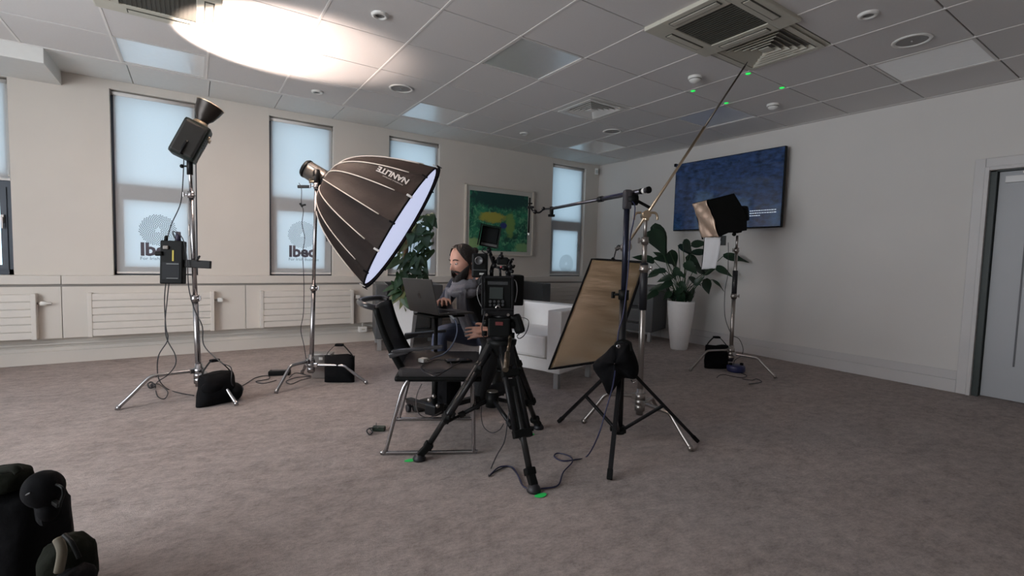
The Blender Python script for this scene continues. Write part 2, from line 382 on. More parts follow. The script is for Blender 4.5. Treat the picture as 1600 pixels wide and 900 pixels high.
# ---------------------------------------------------------------- ceiling grid
GX, GY, G = .7166, 3.4541, .6
LIGHTS = {(-2, 2), (2, 2), (6, 2), (2, -1), (6, -1), (6, -4), (2, -4), (-2, -1)}
SPECIAL = {(4, 0): 'vent', (4, -3): 'vent', (3, -3): 'ac', (-2, 0): 'ac'}
tm = None
for u in range(-8, 9):
    for v in range(-13, 3):
        if (u, v) in LIGHTS or (u, v) in SPECIAL: continue
        x0, x1, y0, y1 = GX + u * G, GX + (u + 1) * G, GY + v * G, GY + (v + 1) * G
        if x0 > TX or y0 < Y0 or x1 < X0: continue
        if u == 8 or tm is None or u == -8:
            mb = MB(M=Matrix.Translation((-(x0 + x1) / 2, -(y0 + y1) / 2, -CH)))
            mb.box((x0 + .007, y0 + .0045, CH), (min(x1, TX + .2) - .007, y1 - .0045, CH + .012), bev=.003)
            o = mb.build('ceiling_tile', M_tile); 
            if 8 > u > -8 or tm is None: tm = o.data
        else:
            o = bpy.data.objects.new('ceiling_tile', tm); C.objects.link(o)
        o.location = ((x0 + x1) / 2, (y0 + y1) / 2, CH); o.parent = ceiling
for u in range(-8, 9):
    mb = MB(); mb.box((GX + u * G - .0075, Y0, CH - .002), (GX + u * G + .0075, 5.256, CH + .013), bev=.001); mb.build('grid_runner', mat('runner_white', (.86, .83, .80), .5), ceiling)
for k in range(-4, 10):
    mb = MB(); x0 = -.45 + .6 * k
    mb.box((x0 + .003, 5.30, CH), (min(x0 + .597, TX), WY, CH + .012), bev=.003); mb.build('border_tile', M_soffit, ceiling)
mb = MB(); mb.box((X0, 5.256, CH - .006), (TX, 5.298, CH + .012), bev=.003); mb.build('border_trim', M_grid, ceiling)
mb = MB(); mb.box((X0, 5.26, 2.485), (-.955, WY, CH + .01), bev=.004); struct(mb.build('trim_2', M_soffit))
where = {(-2, 2): 'above the window behind the spot lamp', (2, 2): 'above the softbox close to the window wall', (6, 2): 'above the corner window', (2, -1): 'in the middle of the ceiling, largest in view',
         (6, -1): 'crossed by the boom pole tip, above the television', (6, -4): 'darkest, near the door corner', (2, -4): 'overhead near the viewer', (-2, -1): 'overhead beside the far cassette'}
for (u, v) in sorted(LIGHTS):
    x0, x1, y0, y1 = GX + u * G, GX + (u + 1) * G, GY + v * G, GY + (v + 1) * G
    t = thing('ceiling_light', ((x0 + x1) / 2, (y0 + y1) / 2, CH), 'square flush ceiling light panel, unlit, ' + where[(u, v)], 'ceiling light', 'square light panels in the ceiling grid')
    mb = MB(); mb.box((x0 + .022, y0 + .022, CH + .004), (x1 - .022, y1 - .022, CH + .010)); mb.build('diffuser', M_panel, t)
    mb = MB()
    for q in (((x0 + .003, y0 + .003), (x0 + .022, y1 - .003)), ((x1 - .022, y0 + .003), (x1 - .003, y1 - .003)), ((x0 + .022, y0 + .003), (x1 - .022, y0 + .022)), ((x0 + .022, y1 - .022), (x1 - .022, y1 - .003))):
        mb.box((*q[0], CH - .001), (*q[1], CH + .013))
    mb.build('light_frame', M_grid, t)
def ring_frame(mb, cx, cy, a, b, z0, z1):
    """square frame between half sizes a (outer) and b (inner), bottom z0 outer, z1 inner (sloping louvre)"""
    vs = []
    for (h, z) in ((a, z0), (b, z1), (b, z1 + .004), (a, z0 + .004)):
        for sx, sy in ((-1, -1), (1, -1), (1, 1), (-1, 1)): vs.append((cx + sx * h, cy + sy * h, z))
    fs = []
    for r in range(4):
        for k in range(4): fs.append((r * 4 + k, r * 4 + (k + 1) % 4, ((r + 1) % 4) * 4 + (k + 1) % 4, ((r + 1) % 4) * 4 + k))
    mb._add(vs, fs)
for n_, (cx, cy, hs, lab) in enumerate([(3.4166, 3.7541, .245, 'square four way air vent above the painting side, pale louvres'), (3.4166, 1.9541, .27, 'larger square air vent beside the air conditioning cassette, beige louvres')]):
    t = thing('air_vent', (cx, cy, CH), lab, 'air vent', 'square louvred vents in the ceiling')
    mm = M_white if n_ == 0 else M_beige
    mb = MB(); ring_frame(mb, cx, cy, .296, hs - .02, CH, CH); ring_frame(mb, cx, cy, hs, hs - .035, CH - .012, CH - .012); mb.build('vent_frame', mm, t)
    for k in range(5):
        s_ = hs - .045 - k * .038
        mb = MB(); ring_frame(mb, cx, cy, s_, s_ - .020, CH - .012, CH + .010); mb.build('louvre', mm, t)
    mb = MB(); mb.box((cx - .296, cy - .296, CH + .034), (cx + .296, cy + .296, CH + .04)); mb.build('vent_throat', M_dark, t)
    mb = MB(); mb.box((cx - .035, cy - .035, CH - .012), (cx + .035, cy + .035, CH - .006)); mb.build('vent_centre', mm, t)
for (cx, cy, lab) in [(2.83, 1.93, 'beige air conditioning cassette with dark grille beside the larger vent'), (-.165, 3.765, 'air conditioning cassette in the lamp glare at the picture top edge')]:
    t = thing('air_conditioner', (cx, cy, CH), lab, 'air conditioner', 'ceiling air conditioning cassettes')
    h = .335; mb = MB()
    # frame with central opening, four slot flaps
    mb.box((cx - h, cy - h, CH - .025), (cx + h, cy - .20, CH + .01), bev=.008); mb.box((cx - h, cy + .20, CH - .025), (cx + h, cy + h, CH + .01), bev=.008)
    mb.box((cx - h, cy - .20, CH - .025), (cx - .20, cy + .20, CH + .01), bev=.004); mb.box((cx + .20, cy - .20, CH - .025), (cx + h, cy + .20, CH + .01), bev=.004); mb.build('cassette_frame', M_beige, t)
    mb = MB(); mb.box((cx - .2, cy - .2, CH - .018), (cx + .2, cy + .2, CH + .01), bev=.004)
    for k in range(16): mb.box((cx - .19 + k * .0245, cy - .195, CH - .021), (cx - .185 + k * .0245, cy + .195, CH - .017))
    mb.build('intake_grille', M_dark, t)
    for sx, sy in ((0, 1), (0, -1), (1, 0), (-1, 0)):
        mb = MB(); c = V((cx + sx * .268, cy + sy * .268, CH - .026)); a_ = (.34, .055) if sy else (.055, .34)
        mb.box((a_[0], a_[1], .006), None, c=c); slot = mb.build('air_slot', M_dark, t)
        mb = MB(); mb.box((a_[0] - .014, a_[1] - .014, .006), None, c=c - V((0, 0, .003)), bev=.002); mb.build('slot_flap', M_beige, t)
# small ceiling fittings
for (x, y, lab) in [(1.625, 4.385, 'round flush ceiling speaker above the softbox'), (4.18, 4.215, 'round flush ceiling speaker near the corner light panel'), (4.055, 1.311, 'round flush ceiling speaker near the darkest light panel')]:
    t = thing('ceiling_speaker', (x, y, CH), lab, 'speaker', 'round ceiling speakers')
    mb = MB(); mb.lathe([(.092, .002), (.112, -.003), (.108, -.010), (.088, -.008), (.088, .0)], (x, y, CH), n=32); mb.build('speaker_ring', M_white, t)
    mb = MB(); mb.lathe([(0, -.004), (.05, -.004), (.09, -.003)], (x, y, CH), n=32); mb.ball((x, y, CH - .006), .007); mb.build('speaker_grille', mat('grey_mesh', (.34, .33, .32), .7, var=.2, vscale=300), t)
for (x, y, lab) in [(1.021, 3.155, 'white ring downlight between the lamp glare and the middle light panel'), (1.011, 4.978, 'small white ring downlight near the window wall, left of the softbox'), (3.436, 1.339, 'ring downlight past the air conditioning cassette'), (3.419, 4.963, 'tiny ring downlight near the window wall above the painting')]:
    t = thing('downlight', (x, y, CH), lab, 'downlight', 'recessed ring downlights')
    mb = MB(); mb.lathe([(.030, -.002), (.034, -.016), (.052, -.012), (.056, .001)], (x, y, CH), n=28); mb.build('trim_ring', M_white, t)
    mb = MB(); mb.lathe([(0, -.006), (.031, -.006), (.031, 0)], (x, y, CH), n=20); mb.build('lamp_lens', mat('dark_lens', (.05, .05, .05), .25), t)
for (x, y, lab) in [(3.481, 2.583, 'white smoke detector with beam cap above the boom pole'), (4.65, 2.559, 'white smoke detector nearer the television wall')]:
    t = thing('smoke_detector', (x, y, CH), lab, 'smoke detector', 'domed smoke detectors')
    mb = MB(); mb.lathe([(.055, 0), (.056, -.014), (.048, -.02), (.048, -.026), (.038, -.040), (.022, -.050), (0, -.054)], (x, y, CH), n=28); mb.build('detector_dome', M_white, t)
    mb = MB(); mb.lathe([(.0485, -.020), (.0495, -.023), (.0485, -.026)], (x, y, CH), n=28); mb.build('vent_band', M_dark, t)
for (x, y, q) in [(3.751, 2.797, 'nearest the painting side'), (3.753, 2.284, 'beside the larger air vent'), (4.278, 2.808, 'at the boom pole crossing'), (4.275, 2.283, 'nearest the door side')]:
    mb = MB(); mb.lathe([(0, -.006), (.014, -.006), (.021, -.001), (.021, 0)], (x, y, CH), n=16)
    tag(mb.build('marker_dot', M_glow), 'tiny green marker dot with added glow on the ceiling, ' + q, 'marker', 'green marker dots around one ceiling tile')
# corner sensor
t = thing('alarm_sensor', (5.45, 5.82, 2.51), 'small white motion sensor high in the room corner', 'sensor')
mb = MB(); mb.box((.055, .04, .10), None, R=Euler((0, 0, -.7)).to_matrix(), c=(5.45, 5.815, 2.50), bev=.01); mb.build('sensor_body', M_white, t)
mb = MB(); mb.box((.04, .012, .055), None, R=Euler((.1, 0, -.7)).to_matrix(), c=(5.437, 5.797, 2.49), bev=.004); mb.build('sensor_window', mat('sensor_grey', (.45, .46, .45), .3), t)
# ---------------------------------------------------------------- radiators
def radiator(x0, x1, lab, valve=None):
    t = thing('radiator', ((x0 + x1) / 2, 5.79, .24), lab, 'radiator', 'flat panel radiators under the windows')
    y0 = 5.725; z0, z1 = .245, .640; n = 6; h = (z1 - z0) / n
    mb = MB(); mb.box((x0 + .02, y0 + .012, z0 + .003), (x1 - .02, 5.788, z1 - .004)); mb.build('radiator_core', M_rad, t)
    for k in range(n):
        mb = MB(); mb.box((x0 + .03, y0, z0 + k * h + .003), (x1 - .03, y0 + .016, z0 + (k + 1) * h - .003), bev=.003); mb.build('slat', M_rad, t)
    for s_, a in ((0, x0), (1, x1 - .034)):
        mb = MB(); mb.box((a, y0 - .006, z0 - .004), (a + .034, 5.788, z1 + .004), bev=.005); mb.build('end_cap', M_rad, t)
    if valve:
        v = MB(); v.cyl((x1, 5.76, .555), (x1 + .03, 5.76, .555), .011); v.build('valve_neck', M_steel, t)
        v = MB()
        if valve == 1: v.lathe([(0, 0), (.017, 0), (.020, .01), (.018, .03), (.012, .045), (.008, .05), (.008, .075), (0, .075)], (x1 + .022, 5.752, .555), (1, -.15, 0), n=16)
        else: v.box((x1 + .028, 5.725, .535), (x1 + .075, 5.775, .575), bev=.008)
        v.build('valve_head', M_white, t)
radiator(-2.15, -1.14, 'white slatted radiator cut off beneath the first window', 1)
radiator(-.805, .175, 'white slatted radiator behind the spot lamp stand', 2)
radiator(.59, 1.575, 'white slatted radiator behind the softbox stand', 2)
radiator(2.05, 2.95, 'white slatted radiator mostly behind the climbing plant and man')
radiator(4.44, 5.35, 'white slatted radiator under the corner window, behind the reflector')
t = thing('wall_socket', (1.705, 5.80, .16), 'small white surface socket low on the window wall, behind the chair', 'socket')
mb = MB(); mb.box((1.655, 5.765, .125), (1.745, 5.84, .19), bev=.006); mb.build('socket_box', M_white, t)
mb = MB(); mb.box((1.68, 5.762, .150), (1.72, 5.768, .165), bev=.002); mb.build('switch', M_beige, t)
mb = MB(); mb.cyl((1.70, 5.80, .19), (1.70, 5.80, .235), .007); mb.build('conduit', M_white, t)
mb = MB(); mb.cyl((3.96, 5.80, .66), (4.0, 5.80, .66), .012)
t = thing('thermostat_dial', (3.97, 5.79, .655), 'small white round dial on the casing behind the white armchair', 'dial')
mb.build('knob_stem', M_white, t); mb = MB(); mb.ball((3.97, 5.76, .655), .022); mb.build('knob_head', M_white, t)
# ---------------------------------------------------------------- television
t = thing('television', (5.42, 3.53, 1.93), 'large wall mounted television showing a dark blue rippled scene', 'television')
def _tv():
    m = bpy.data.materials.new('television_screen'); m.use_nodes = True; nt = m.node_tree; b = nt.nodes['Principled BSDF']
    b.inputs['Base Color'].default_value = (.004, .005, .008, 1); b.inputs['Roughness'].default_value = .07; b.inputs['Specular IOR Level'].default_value = .9; b.inputs['Coat Weight'].default_value = 0; b.inputs['Coat IOR'].default_value = 1.45; b.inputs['Coat Roughness'].default_value = .08
    tc = nt.nodes.new('ShaderNodeTexCoord'); mp = nt.nodes.new('ShaderNodeMapping'); mp.inputs['Scale'].default_value = (1, 4, 9); nt.links.new(tc.outputs['Object'], mp.inputs['Vector'])
    n = nt.nodes.new('ShaderNodeTexNoise'); n.inputs['Scale'].default_value = 2.6; n.inputs['Detail'].default_value = 6; n.inputs['Roughness'].default_value = .7; nt.links.new(mp.outputs['Vector'], n.inputs['Vector'])
    r = nt.nodes.new('ShaderNodeValToRGB'); r.color_ramp.elements[0].position = .38; r.color_ramp.elements[0].color = (.0015, .006, .018, 1)
    r.color_ramp.elements[1].position = .72; r.color_ramp.elements[1].color = (.016, .040, .115, 1)
    nt.links.new(n.outputs['Fac'], r.inputs['Fac']); nt.links.new(r.outputs['Color'], b.inputs['Emission Color']); b.inputs['Emission Strength'].default_value = .75
    return m
TY0, TY1, TZ0, TZ1 = 2.8135, 4.252, 1.491, 2.381
mb = MB(); mb.box((5.422, TY0, TZ0), (5.465, TY1, TZ1), bev=.006); mb.build('television_case', M_black, t)
mb = MB(); mb.box((5.418, TY0 + .008, TZ0 + .014), (5.423, TY1 - .008, TZ1 - .008)); mb.build('screen', _tv(), t)
mb = MB(); mb.box((5.464, 3.3, 1.75), (5.558, 3.8, 2.15)); mb.build('wall_bracket', M_blackm, t)
M_sub = mat('screen_caption_light', (.7, .75, .8), .5, emit=(.62, .70, .85), estr=.4)
# two lines of caption too small to read, as short strokes
mb = MB(); rr = random.Random(3)
for ln, (zz, wd) in enumerate(((1.690, .31), (1.662, .30), (1.634, .13))):
    yy = 3.18
    while yy > 3.18 - wd:
        q = rr.uniform(.012, .03); mb.box((5.4165, yy, zz - .005), (5.418, yy - q, zz + .005)); yy -= q + .006
mb.build('caption_text', M_sub, t)
mb = MB(); mb.lathe([(0, 0), (.009, 0)], (5.417, 3.225, 1.672), (-1, 0, 0), n=12); mb.build('caption_dot', mat('caption_yellow', (.6, .6, .3), .5, emit=(.7, .75, .4), estr=.5), t)
t = thing('corner_camera', (5.44, 4.268, 2.37), 'small black sensor clipped at the upper corner of the television', 'sensor')
mb = MB(); mb.box((5.42, 4.254, 2.355), (5.46, 4.284, 2.395), bev=.005); mb.build('sensor_body', M_black, t)
t = thing('wall_socket', (5.55, 3.62, 1.37), 'dark wall outlet below the television behind the small softbox', 'socket')
mb = MB(); mb.box((5.53, 3.55, 1.30), (5.562, 3.68, 1.42), bev=.004); mb.build('socket_box', mat('charcoal_plastic', (.05, .055, .055), .5), t)
# ---------------------------------------------------------------- painting
t = thing('framed_painting', (3.65, 5.84, 1.1), 'abstract green and yellow painting in a cream frame on the window wall', 'painting')
def _art():
    m = bpy.data.materials.new('abstract_green_oil'); m.use_nodes = True; nt = m.node_tree; b = nt.nodes['Principled BSDF']; b.inputs['Roughness'].default_value = .6
    tc = nt.nodes.new('ShaderNodeTexCoord'); L = nt.links
    def noise(s, d, dist=0):
        n = nt.nodes.new('ShaderNodeTexNoise'); n.inputs['Scale'].default_value = s; n.inputs['Detail'].default_value = d; n.inputs['Distortion'].default_value = dist; L.new(tc.outputs['Object'], n.inputs['Vector']); return n.outputs['Fac']
    def ramp(f, a, b_, ca=(0, 0, 0, 1), cb=(1, 1, 1, 1)):
        r = nt.nodes.new('ShaderNodeValToRGB'); r.color_ramp.elements[0].position = a; r.color_ramp.elements[1].position = b_; r.color_ramp.elements[0].color = ca; r.color_ramp.elements[1].color = cb; L.new(f, r.inputs['Fac']); return r.outputs['Color']
    def mix(f, a, b_):
        x = nt.nodes.new('ShaderNodeMix'); x.data_type = 'RGBA'; L.new(f, x.inputs['Factor'])
        for k, z in (('A', a), ('B', b_)):
            if isinstance(z, tuple): x.inputs[k].default_value = z
            else: L.new(z, x.inputs[k])
        return x.outputs['Result']
    def blob(cx, cz, sx, sz, wob=.25):
        mp = nt.nodes.new('ShaderNodeMapping'); mp.inputs['Location'].default_value = (-cx / sx, 0, -cz / sz); mp.inputs['Scale'].default_value = (1 / sx, 0, 1 / sz); L.new(tc.outputs['Object'], mp.inputs['Vector'])
        ln = nt.nodes.new('ShaderNodeVectorMath'); ln.operation = 'LENGTH'; L.new(mp.outputs['Vector'], ln.inputs[0])
        ad = nt.nodes.new('ShaderNodeMath'); ad.operation = 'MULTIPLY_ADD'; L.new(noise(17, 8, .5), ad.inputs[0]); ad.inputs[1].default_value = wob * 4; L.new(ln.outputs['Value'], ad.inputs[2])
        s = nt.nodes.new('ShaderNodeMath'); s.operation = 'SUBTRACT'; L.new(ad.outputs[0], s.inputs[0]); s.inputs[1].default_value = wob * 2
        return ramp(s.outputs[0], .7, 1.05, (1, 1, 1, 1), (0, 0, 0, 1))
    base = ramp(noise(5, 8, 1.2), .34, .68, (.004, .07, .052, 1), (.03, .27, .14, 1))
    base = mix(ramp(noise(16, 8, 1.0), .50, .66), base, (.13, .42, .23, 1))
    base = mix(blob(.0, .80, .6, .17), base, (.006, .055, .05, 1))
    base = mix(blob(-.13, .53, .24, .085), base, (.42, .40, .07, 1)); base = mix(blob(.17, .44, .09, .20), base, (.19, .34, .09, 1))
    base = mix(blob(.06, .425, .065, .05, .1), base, (.02, .035, .20, 1)); base = mix(blob(.40, .12, .16, .08), base, (.20, .40, .18, 1)); base = mix(blob(-.42, .16, .12, .09), base, (.25, .42, .18, 1))
    L.new(base, b.inputs['Base Color']); return m
a, b, z0, z1 = 3.085, 4.235, 1.095, 2.062
mb = MB(); w_ = .022
for (q0, q1) in (((a, z0), (a + w_, z1)), ((b - w_, z0), (b, z1)), ((a, z0), (b, z0 + w_)), ((a, z1 - w_), (b, z1))): mb.box((q0[0], 5.825, q0[1]), (q1[0], WY, q1[1]), bev=.004)
mb.build('picture_frame', mat('cream_wood', (.66, .62, .55), .5), t)
mb = MB(); mb.box((a + .02, 5.845, z0 + .02), (b - .02, 5.86, z1 - .02)); mb.build('mount_board', mat('mount_card', (.58, .57, .53), .8), t)
mb = MB(M=Matrix()); mb.box((a + .072, 5.838, z0 + .065), (b - .105, 5.848, z1 - .085)); mb.build('canvas', _art(), t)
# ---------------------------------------------------------------- light stands
def cstand(name, base, feet, top, r, m, lab, cat='light stand', group=None, secs=((0, .45, 1.0), (.45, .75, .78), (.75, 1, .6)), hub=.20, sleeve=None, knobs=True):
    base, top = V(base), V(top); t = thing(name, base, lab, cat, group)
    ax = (top - base)
    at = lambda f: base + ax * f
    for i, f in enumerate(feet):
        f = V(f); h = base + V((0, 0, hub - .035 * i)); d = (f - base); d.z = 0; L = d.length; d.normalize()
        bend = h + d * (L * .55) + V((0, 0, -.0)); pts = [h + d * .02, h + d * (L * .50), h + d * (L * .60) - V((0, 0, .006)), h + d * (L * .67) - V((0, 0, .03)), f * .5 + (h + d * (L * .67)) * .5 - V((0, 0, .012)), f + V((0, 0, .012))]
        mb = MB(); mb.curve(pts, .0125, n=10, res=5); lg = mb.build('leg', m, t)
        mb = MB(); mb.cyl(f + V((0, 0, .001)), f + V((0, 0, .028)) - d * .012, .0145, n=12); mb.build('foot_cap', M_black if m is M_blackm else m, lg)
        mb = MB(); mb.cyl(h - V((0, 0, .022)), h + V((0, 0, .022)), r * 1.75, n=18); mb.obox(h, h + d * .055, .03, .034, bev=.004); mb.build('leg_collar', m, t)
    mb = MB(); mb.cyl(base + V((0, 0, .085)), base + V((0, 0, hub + .05)), r * 1.25, n=18); mb.build('stand_base', m, t)
    for k, (a, b, q) in enumerate(secs):
        p0 = at(a) if k else base + V((0, 0, .09)); mb = MB(); mb.cyl(p0, at(b), r * q, n=16); mb.build('mast_tube', m, t)
        if k < len(secs) - 1:
            c = at(b); mb = MB(); mb.cyl(c - V((0, 0, .035)), c + V((0, 0, .012)), r * q * 1.45, n=18); mb.cyl(c + V((0, 0, -.022)), c + V((0, 0, -.012)), r * q * 1.7, n=18); col = mb.build('clamp_collar', m, t)
            if knobs:
                s_ = CR * (1 if k % 2 == 0 else -1) * .9 - CF * .3; s_.normalize(); c2 = c - V((0, 0, .012))
                mb = MB(); mb.cyl(c2, c2 + s_ * .045, .006); mb.obox(c2 + s_ * .045 + V((0, 0, -.018)), c2 + s_ * .045 + V((0, 0, .018)), .008, .012, up=s_, bev=.003); mb.build('locking_knob', m, col)
    if sleeve:
        mb = MB(); mb.cyl(at(sleeve[0]), at(sleeve[1]), r * sleeve[2], n=18); mb.build('padded_sleeve', M_rub, t)
    return t
def cable(name, pts, lab, r=.0035, m=None, res=7, cat='cable', group=None):
    mb = MB(); mb.curve(pts, r, n=6, res=res); return tag(mb.build(name, m or M_rub), lab, cat, group)
def sandbag(base, w_, h, d, yaw, lab, straps=2, tilt=0, group='black sandbags on the stands', squash=.0):
    """a sewn flat weight bag standing on the floor with a webbing handle"""
    base = V(base); t = thing('sandbag', base, lab, 'sandbag', group)
    R = Matrix.Rotation(yaw, 4, 'Z') @ Matrix.Rotation(tilt, 4, 'X'); T = Matrix.Translation(base) @ R
    rnd = random.Random(int(w_ * 1000)); ph = [rnd.uniform(0, 6) for _ in range(4)]
    mb = MB(T); N = 28; M_ = 16; vs = []; fs = []
    for j in range(M_ + 1):
        v = j / M_; z = h * v; belly = math.sin(PI * (.12 + .80 * (1 - v))) ** .7
        ww = w_ / 2 * (1.02 + squash * (1 - v) - .05 * v + .02 * math.sin(9 * v + ph[0])); dd = d / 2 * (.16 + .95 * belly) * (1 + .08 * math.sin(7 * v + ph[1]))
        for k in range(N):
            a = 2 * PI * k / N; cx, sx = math.cos(a), math.sin(a)
            x = ww * (abs(cx) ** .45) * (1 if cx > 0 else -1); y = dd * (abs(sx) ** .7) * (1 if sx > 0 else -1)
            y += .006 * math.sin(x * 60 + v * 11 + ph[2]) * (1 if y > 0 else -1) * belly; vs.append((x, y, z + .006 * math.sin(x * 30 + ph[3]) * (v > .95)))
    for j in range(M_):
        for k in range(N): fs.append((j * N + k, j * N + (k + 1) % N, (j + 1) * N + (k + 1) % N, (j + 1) * N + k))
    fs += [tuple(range(N))[::-1], tuple(M_ * N + k for k in range(N))]
    for f in mb._add(vs, fs): f.smooth = True
    mb.build('bag_body', M_fab, t)
    for s_ in (-1, 1):
        mb = MB(T); mb.box((s_ * w_ / 2 * .985, -.008, .01), (s_ * w_ / 2 * 1.03, .008, h * .99), bev=.002); mb.build('side_seam', M_black, t)
    mb = MB(T)
    pts = smooth([(-w_ * .44, 0, h * .95), (-w_ * .40, 0, h * 1.10), (-w_ * .12, .01, h + .085), (w_ * .10, .01, h + .082), (w_ * .36, 0, h * 1.10), (w_ * .46, 0, h * .96)], 5)
    vs = []; fs = []
    for p in pts:
        for (q, r_) in ((-.012, -.002), (.012, -.002), (.012, .002), (-.012, .002)): vs.append(p + V((0, q, r_)))
    for i in range(len(pts) - 1):
        for k in range(4): fs.append((i * 4 + k, i * 4 + (k + 1) % 4, i * 4 + 4 + (k + 1) % 4, i * 4 + 4 + k))
    mb._add(vs, fs); hd = mb.build('handle_strap', M_black, t)
    mb = MB(T); mb.box((-w_ * .16, -.016, h + .074), (w_ * .12, .028, h + .094), bev=.006); mb.build('grip_wrap', M_fab, hd)
    return t
# 1: spot lamp stand, far left
LB = V((.025, 4.07, 0)); LT = V((-.012, 4.115, 1.70))
lf = [FL(183, 641), FL(370, 634), V((.10, 4.47, 0))]
t = cstand('spot_lamp_stand', LB, lf, LT, .0185, M_chrome, 'tall chrome stand carrying the spot lamp, with a black sandbag on its foot', group='steel lighting stands on turtle legs', secs=((0, .43, 1.0), (.43, .86, .82), (.86, 1, .6)), hub=.20)
sb = sandbag(FL(333, 634) + V((.03, .05, 0)), .20, .215, .15, .35, 'slumped black sandbag with open strap at the spot lamp stand', tilt=-.10, squash=.32)
sc_ = FL(333, 634) + V((.03, .05, 0))
mb = MB(); mb.ball(sc_ + V((.10, .02, .065)), (.055, .07, .065), seg=18, rings=12); mb.ball(sc_ + V((-.03, -.05, .13)), (.075, .035, .05), R=Matrix.Rotation(.35, 3, 'Z'), seg=18, rings=12); mb.build('slumped_fold', M_fab, sb)
# battery pack box clamped on the stand
bc = P(271, 410, 3.36); t = thing('lamp_ballast', bc, 'black lamp power box with yellow mark clamped on the spot lamp stand', 'power supply')
Rb = frame_axes(-CF + CR * .25, V((0, 0, 1)))      # box faces the viewer: x right, y up, z out
def LBX(x, y, z): return bc + Rb @ V((x, y, z))
mb = MB(); mb.box((.138, .30, .075), None, R=Rb, c=bc, bev=.008); mb.build('ballast_case', M_black, t)
for k in range(9): 
    pass
mb = MB(); mb.box((.105, .12, .004), None, R=Rb, c=LBX(0, -.06, .038), bev=.001); mb.build('display_panel', mat('gloss_black', (.008, .009, .012), .5, spec=.2), t)
mb = MB(); mb.box((.010, .075, .004), None, R=Rb, c=LBX(.012, .045, .039)); mb.build('yellow_stripe', mat('yellow_label', (.50, .40, .04), .5), t)
mb = MB(); mb.box((.075, .004, .003), None, R=Rb, c=LBX(.01, -.012, .040)); mb.box((.07, .003, .003), None, R=Rb, c=LBX(.01, -.112, .041)); mb.build('printed_lines', mat('grey_print', (.22, .24, .24), .5), t)
mb = MB(); mb.box((.032, .024, .02), None, R=Rb, c=LBX(-.030, .10, .045), bev=.006); mb.build('silver_clasp', mat('dull_clasp', (.22, .20, .18), .5), t)
mb = MB(); mb.obox(LBX(-.05, .06, .03), LBX(-.095, .055, .03), .05, .03, bev=.008); mb.build('side_latch', M_black, t)
mb = MB(); mb.cyl(LBX(.025, .14, 0), LBX(.028, .215, 0), .020, .014, n=14); mb.build('power_plug', mat('dark_violet_plug', (.02, .016, .04), .5), t)
mb = MB(); mb.cyl(LBX(-.045, .14, .01), LBX(-.04, .185, .01), .013, .010, n=12); mb.build('cable_plug', M_black, t)
mb = MB(); mb.obox(LBX(.05, -.005, .0), LBX(.235, -.012, .0), .055, .03, up=Rb @ V((0, 0, 1)), bev=.005); mb.obox(LBX(.15, .012, .02), LBX(.17, .05, .02), .02, .012, bev=.003); mb.build('bracket_clamp', M_blackm, t)
# lamp head with reflector
fx = frame_axes(LAX, V((0, 0, 1))); 
mouth = LAMP + LAX * .07
t = thing('spot_lamp', LT, 'black spot lamp with flared reflector aimed up at the ceiling', 'lamp')
def SL(x, y, z): return LAMP + fx @ V((x, y, z))
M_lb = mat('dark_green_black_metal', (.008, .014, .011), .5, spec=.25)
mb = MB(); mb.lathe([(.040, -.07), (.042, -.045), (.060, -.02), (.078, .03), (.089, .075), (.091, .078), (.086, .076), (.074, .03), (.055, -.018), (.036, -.04)], LAMP, LAX, n=36); mb.build('reflector', mat('reflector_grey', (.035, .028, .024), .35, metal=.5), t)
mb = MB(); mb.lathe([(.0885, .0745), (.0925, .0775), (.0885, .0805), (.0845, .0775), (.0885, .0745)], LAMP, LAX, n=36); mb.build('reflector_rim', M_brass, t)
mb = MB(); mb.lathe([(.05, -.085), (.05, -.068), (.043, -.062), (.040, -.055)], LAMP, LAX, n=28); mb.build('mount_ring', M_brass, t)
mb = MB(); mb.ball(SL(0, 0, .012), (.018, .018, .022)); mb.build('glowing_bulb', mat('glowing_bulb', (1, .9, .8), .3, emit=(1, .82, .66), estr=6), t)
mb = MB(); mb.box((.175, .165, .265), None, R=fx, c=SL(0, 0, -.215), bev=.018); mb.build('lamp_body', M_lb, t)
for s_ in (-1, 1):
    mb = MB(); mb.box((.034, .14, .23), None, R=fx, c=SL(s_ * .10, 0, -.22), bev=.012); mb.build('side_heat_sink', mat('warm_dark_metal', (.022, .021, .019), .5, metal=.2), t)
mb = MB(); 
for k in range(6): mb.box((.11, .006, .006), None, R=fx, c=SL(0, -.083, -.14 - k * .018))
mb.build('cooling_fins', M_blackm, t)
mb = MB(); mb.box((.014, .004, .09), None, R=fx, c=SL(.03, -.0845, -.27)); mb.build('printed_label', mat('label_grey', (.30, .30, .28), .5), t)
for q in ((.06, -.13), (-.02, -.125)):
    mb = MB(); mb.cyl(SL(q[0], -.07, q[1] - .02), SL(q[0], -.095, q[1] - .02), .014, n=14); mb.build('brass_knob', M_brass, t)
yk = LT + V((0, 0, .0))
mb = MB(); pts = [SL(.115, 0, -.24), SL(.12, 0, -.33), yk + fx @ V((.06, 0, .0)) + V((0, 0, .03)), yk + V((0, 0, .005)), yk + fx @ V((-.06, 0, 0)) + V((0, 0, .03)), SL(-.12, 0, -.33), SL(-.115, 0, -.24)]; mb.curve(pts, .010, n=8, res=5); mb.build('yoke', M_blackm, t)
mb = MB(); mb.cyl(yk - V((0, 0, .11)), yk + V((0, 0, .015)), .019, n=16); mb.build('spigot_socket', M_blackm, t)
mb = MB(); mb.cyl(yk - V((0, 0, .05)), yk - V((0, 0, .05)) - CR * .05, .006); mb.ball(yk - V((0, 0, .05)) - CR * .055, .014); mb.build('tilt_knob', M_black, t)
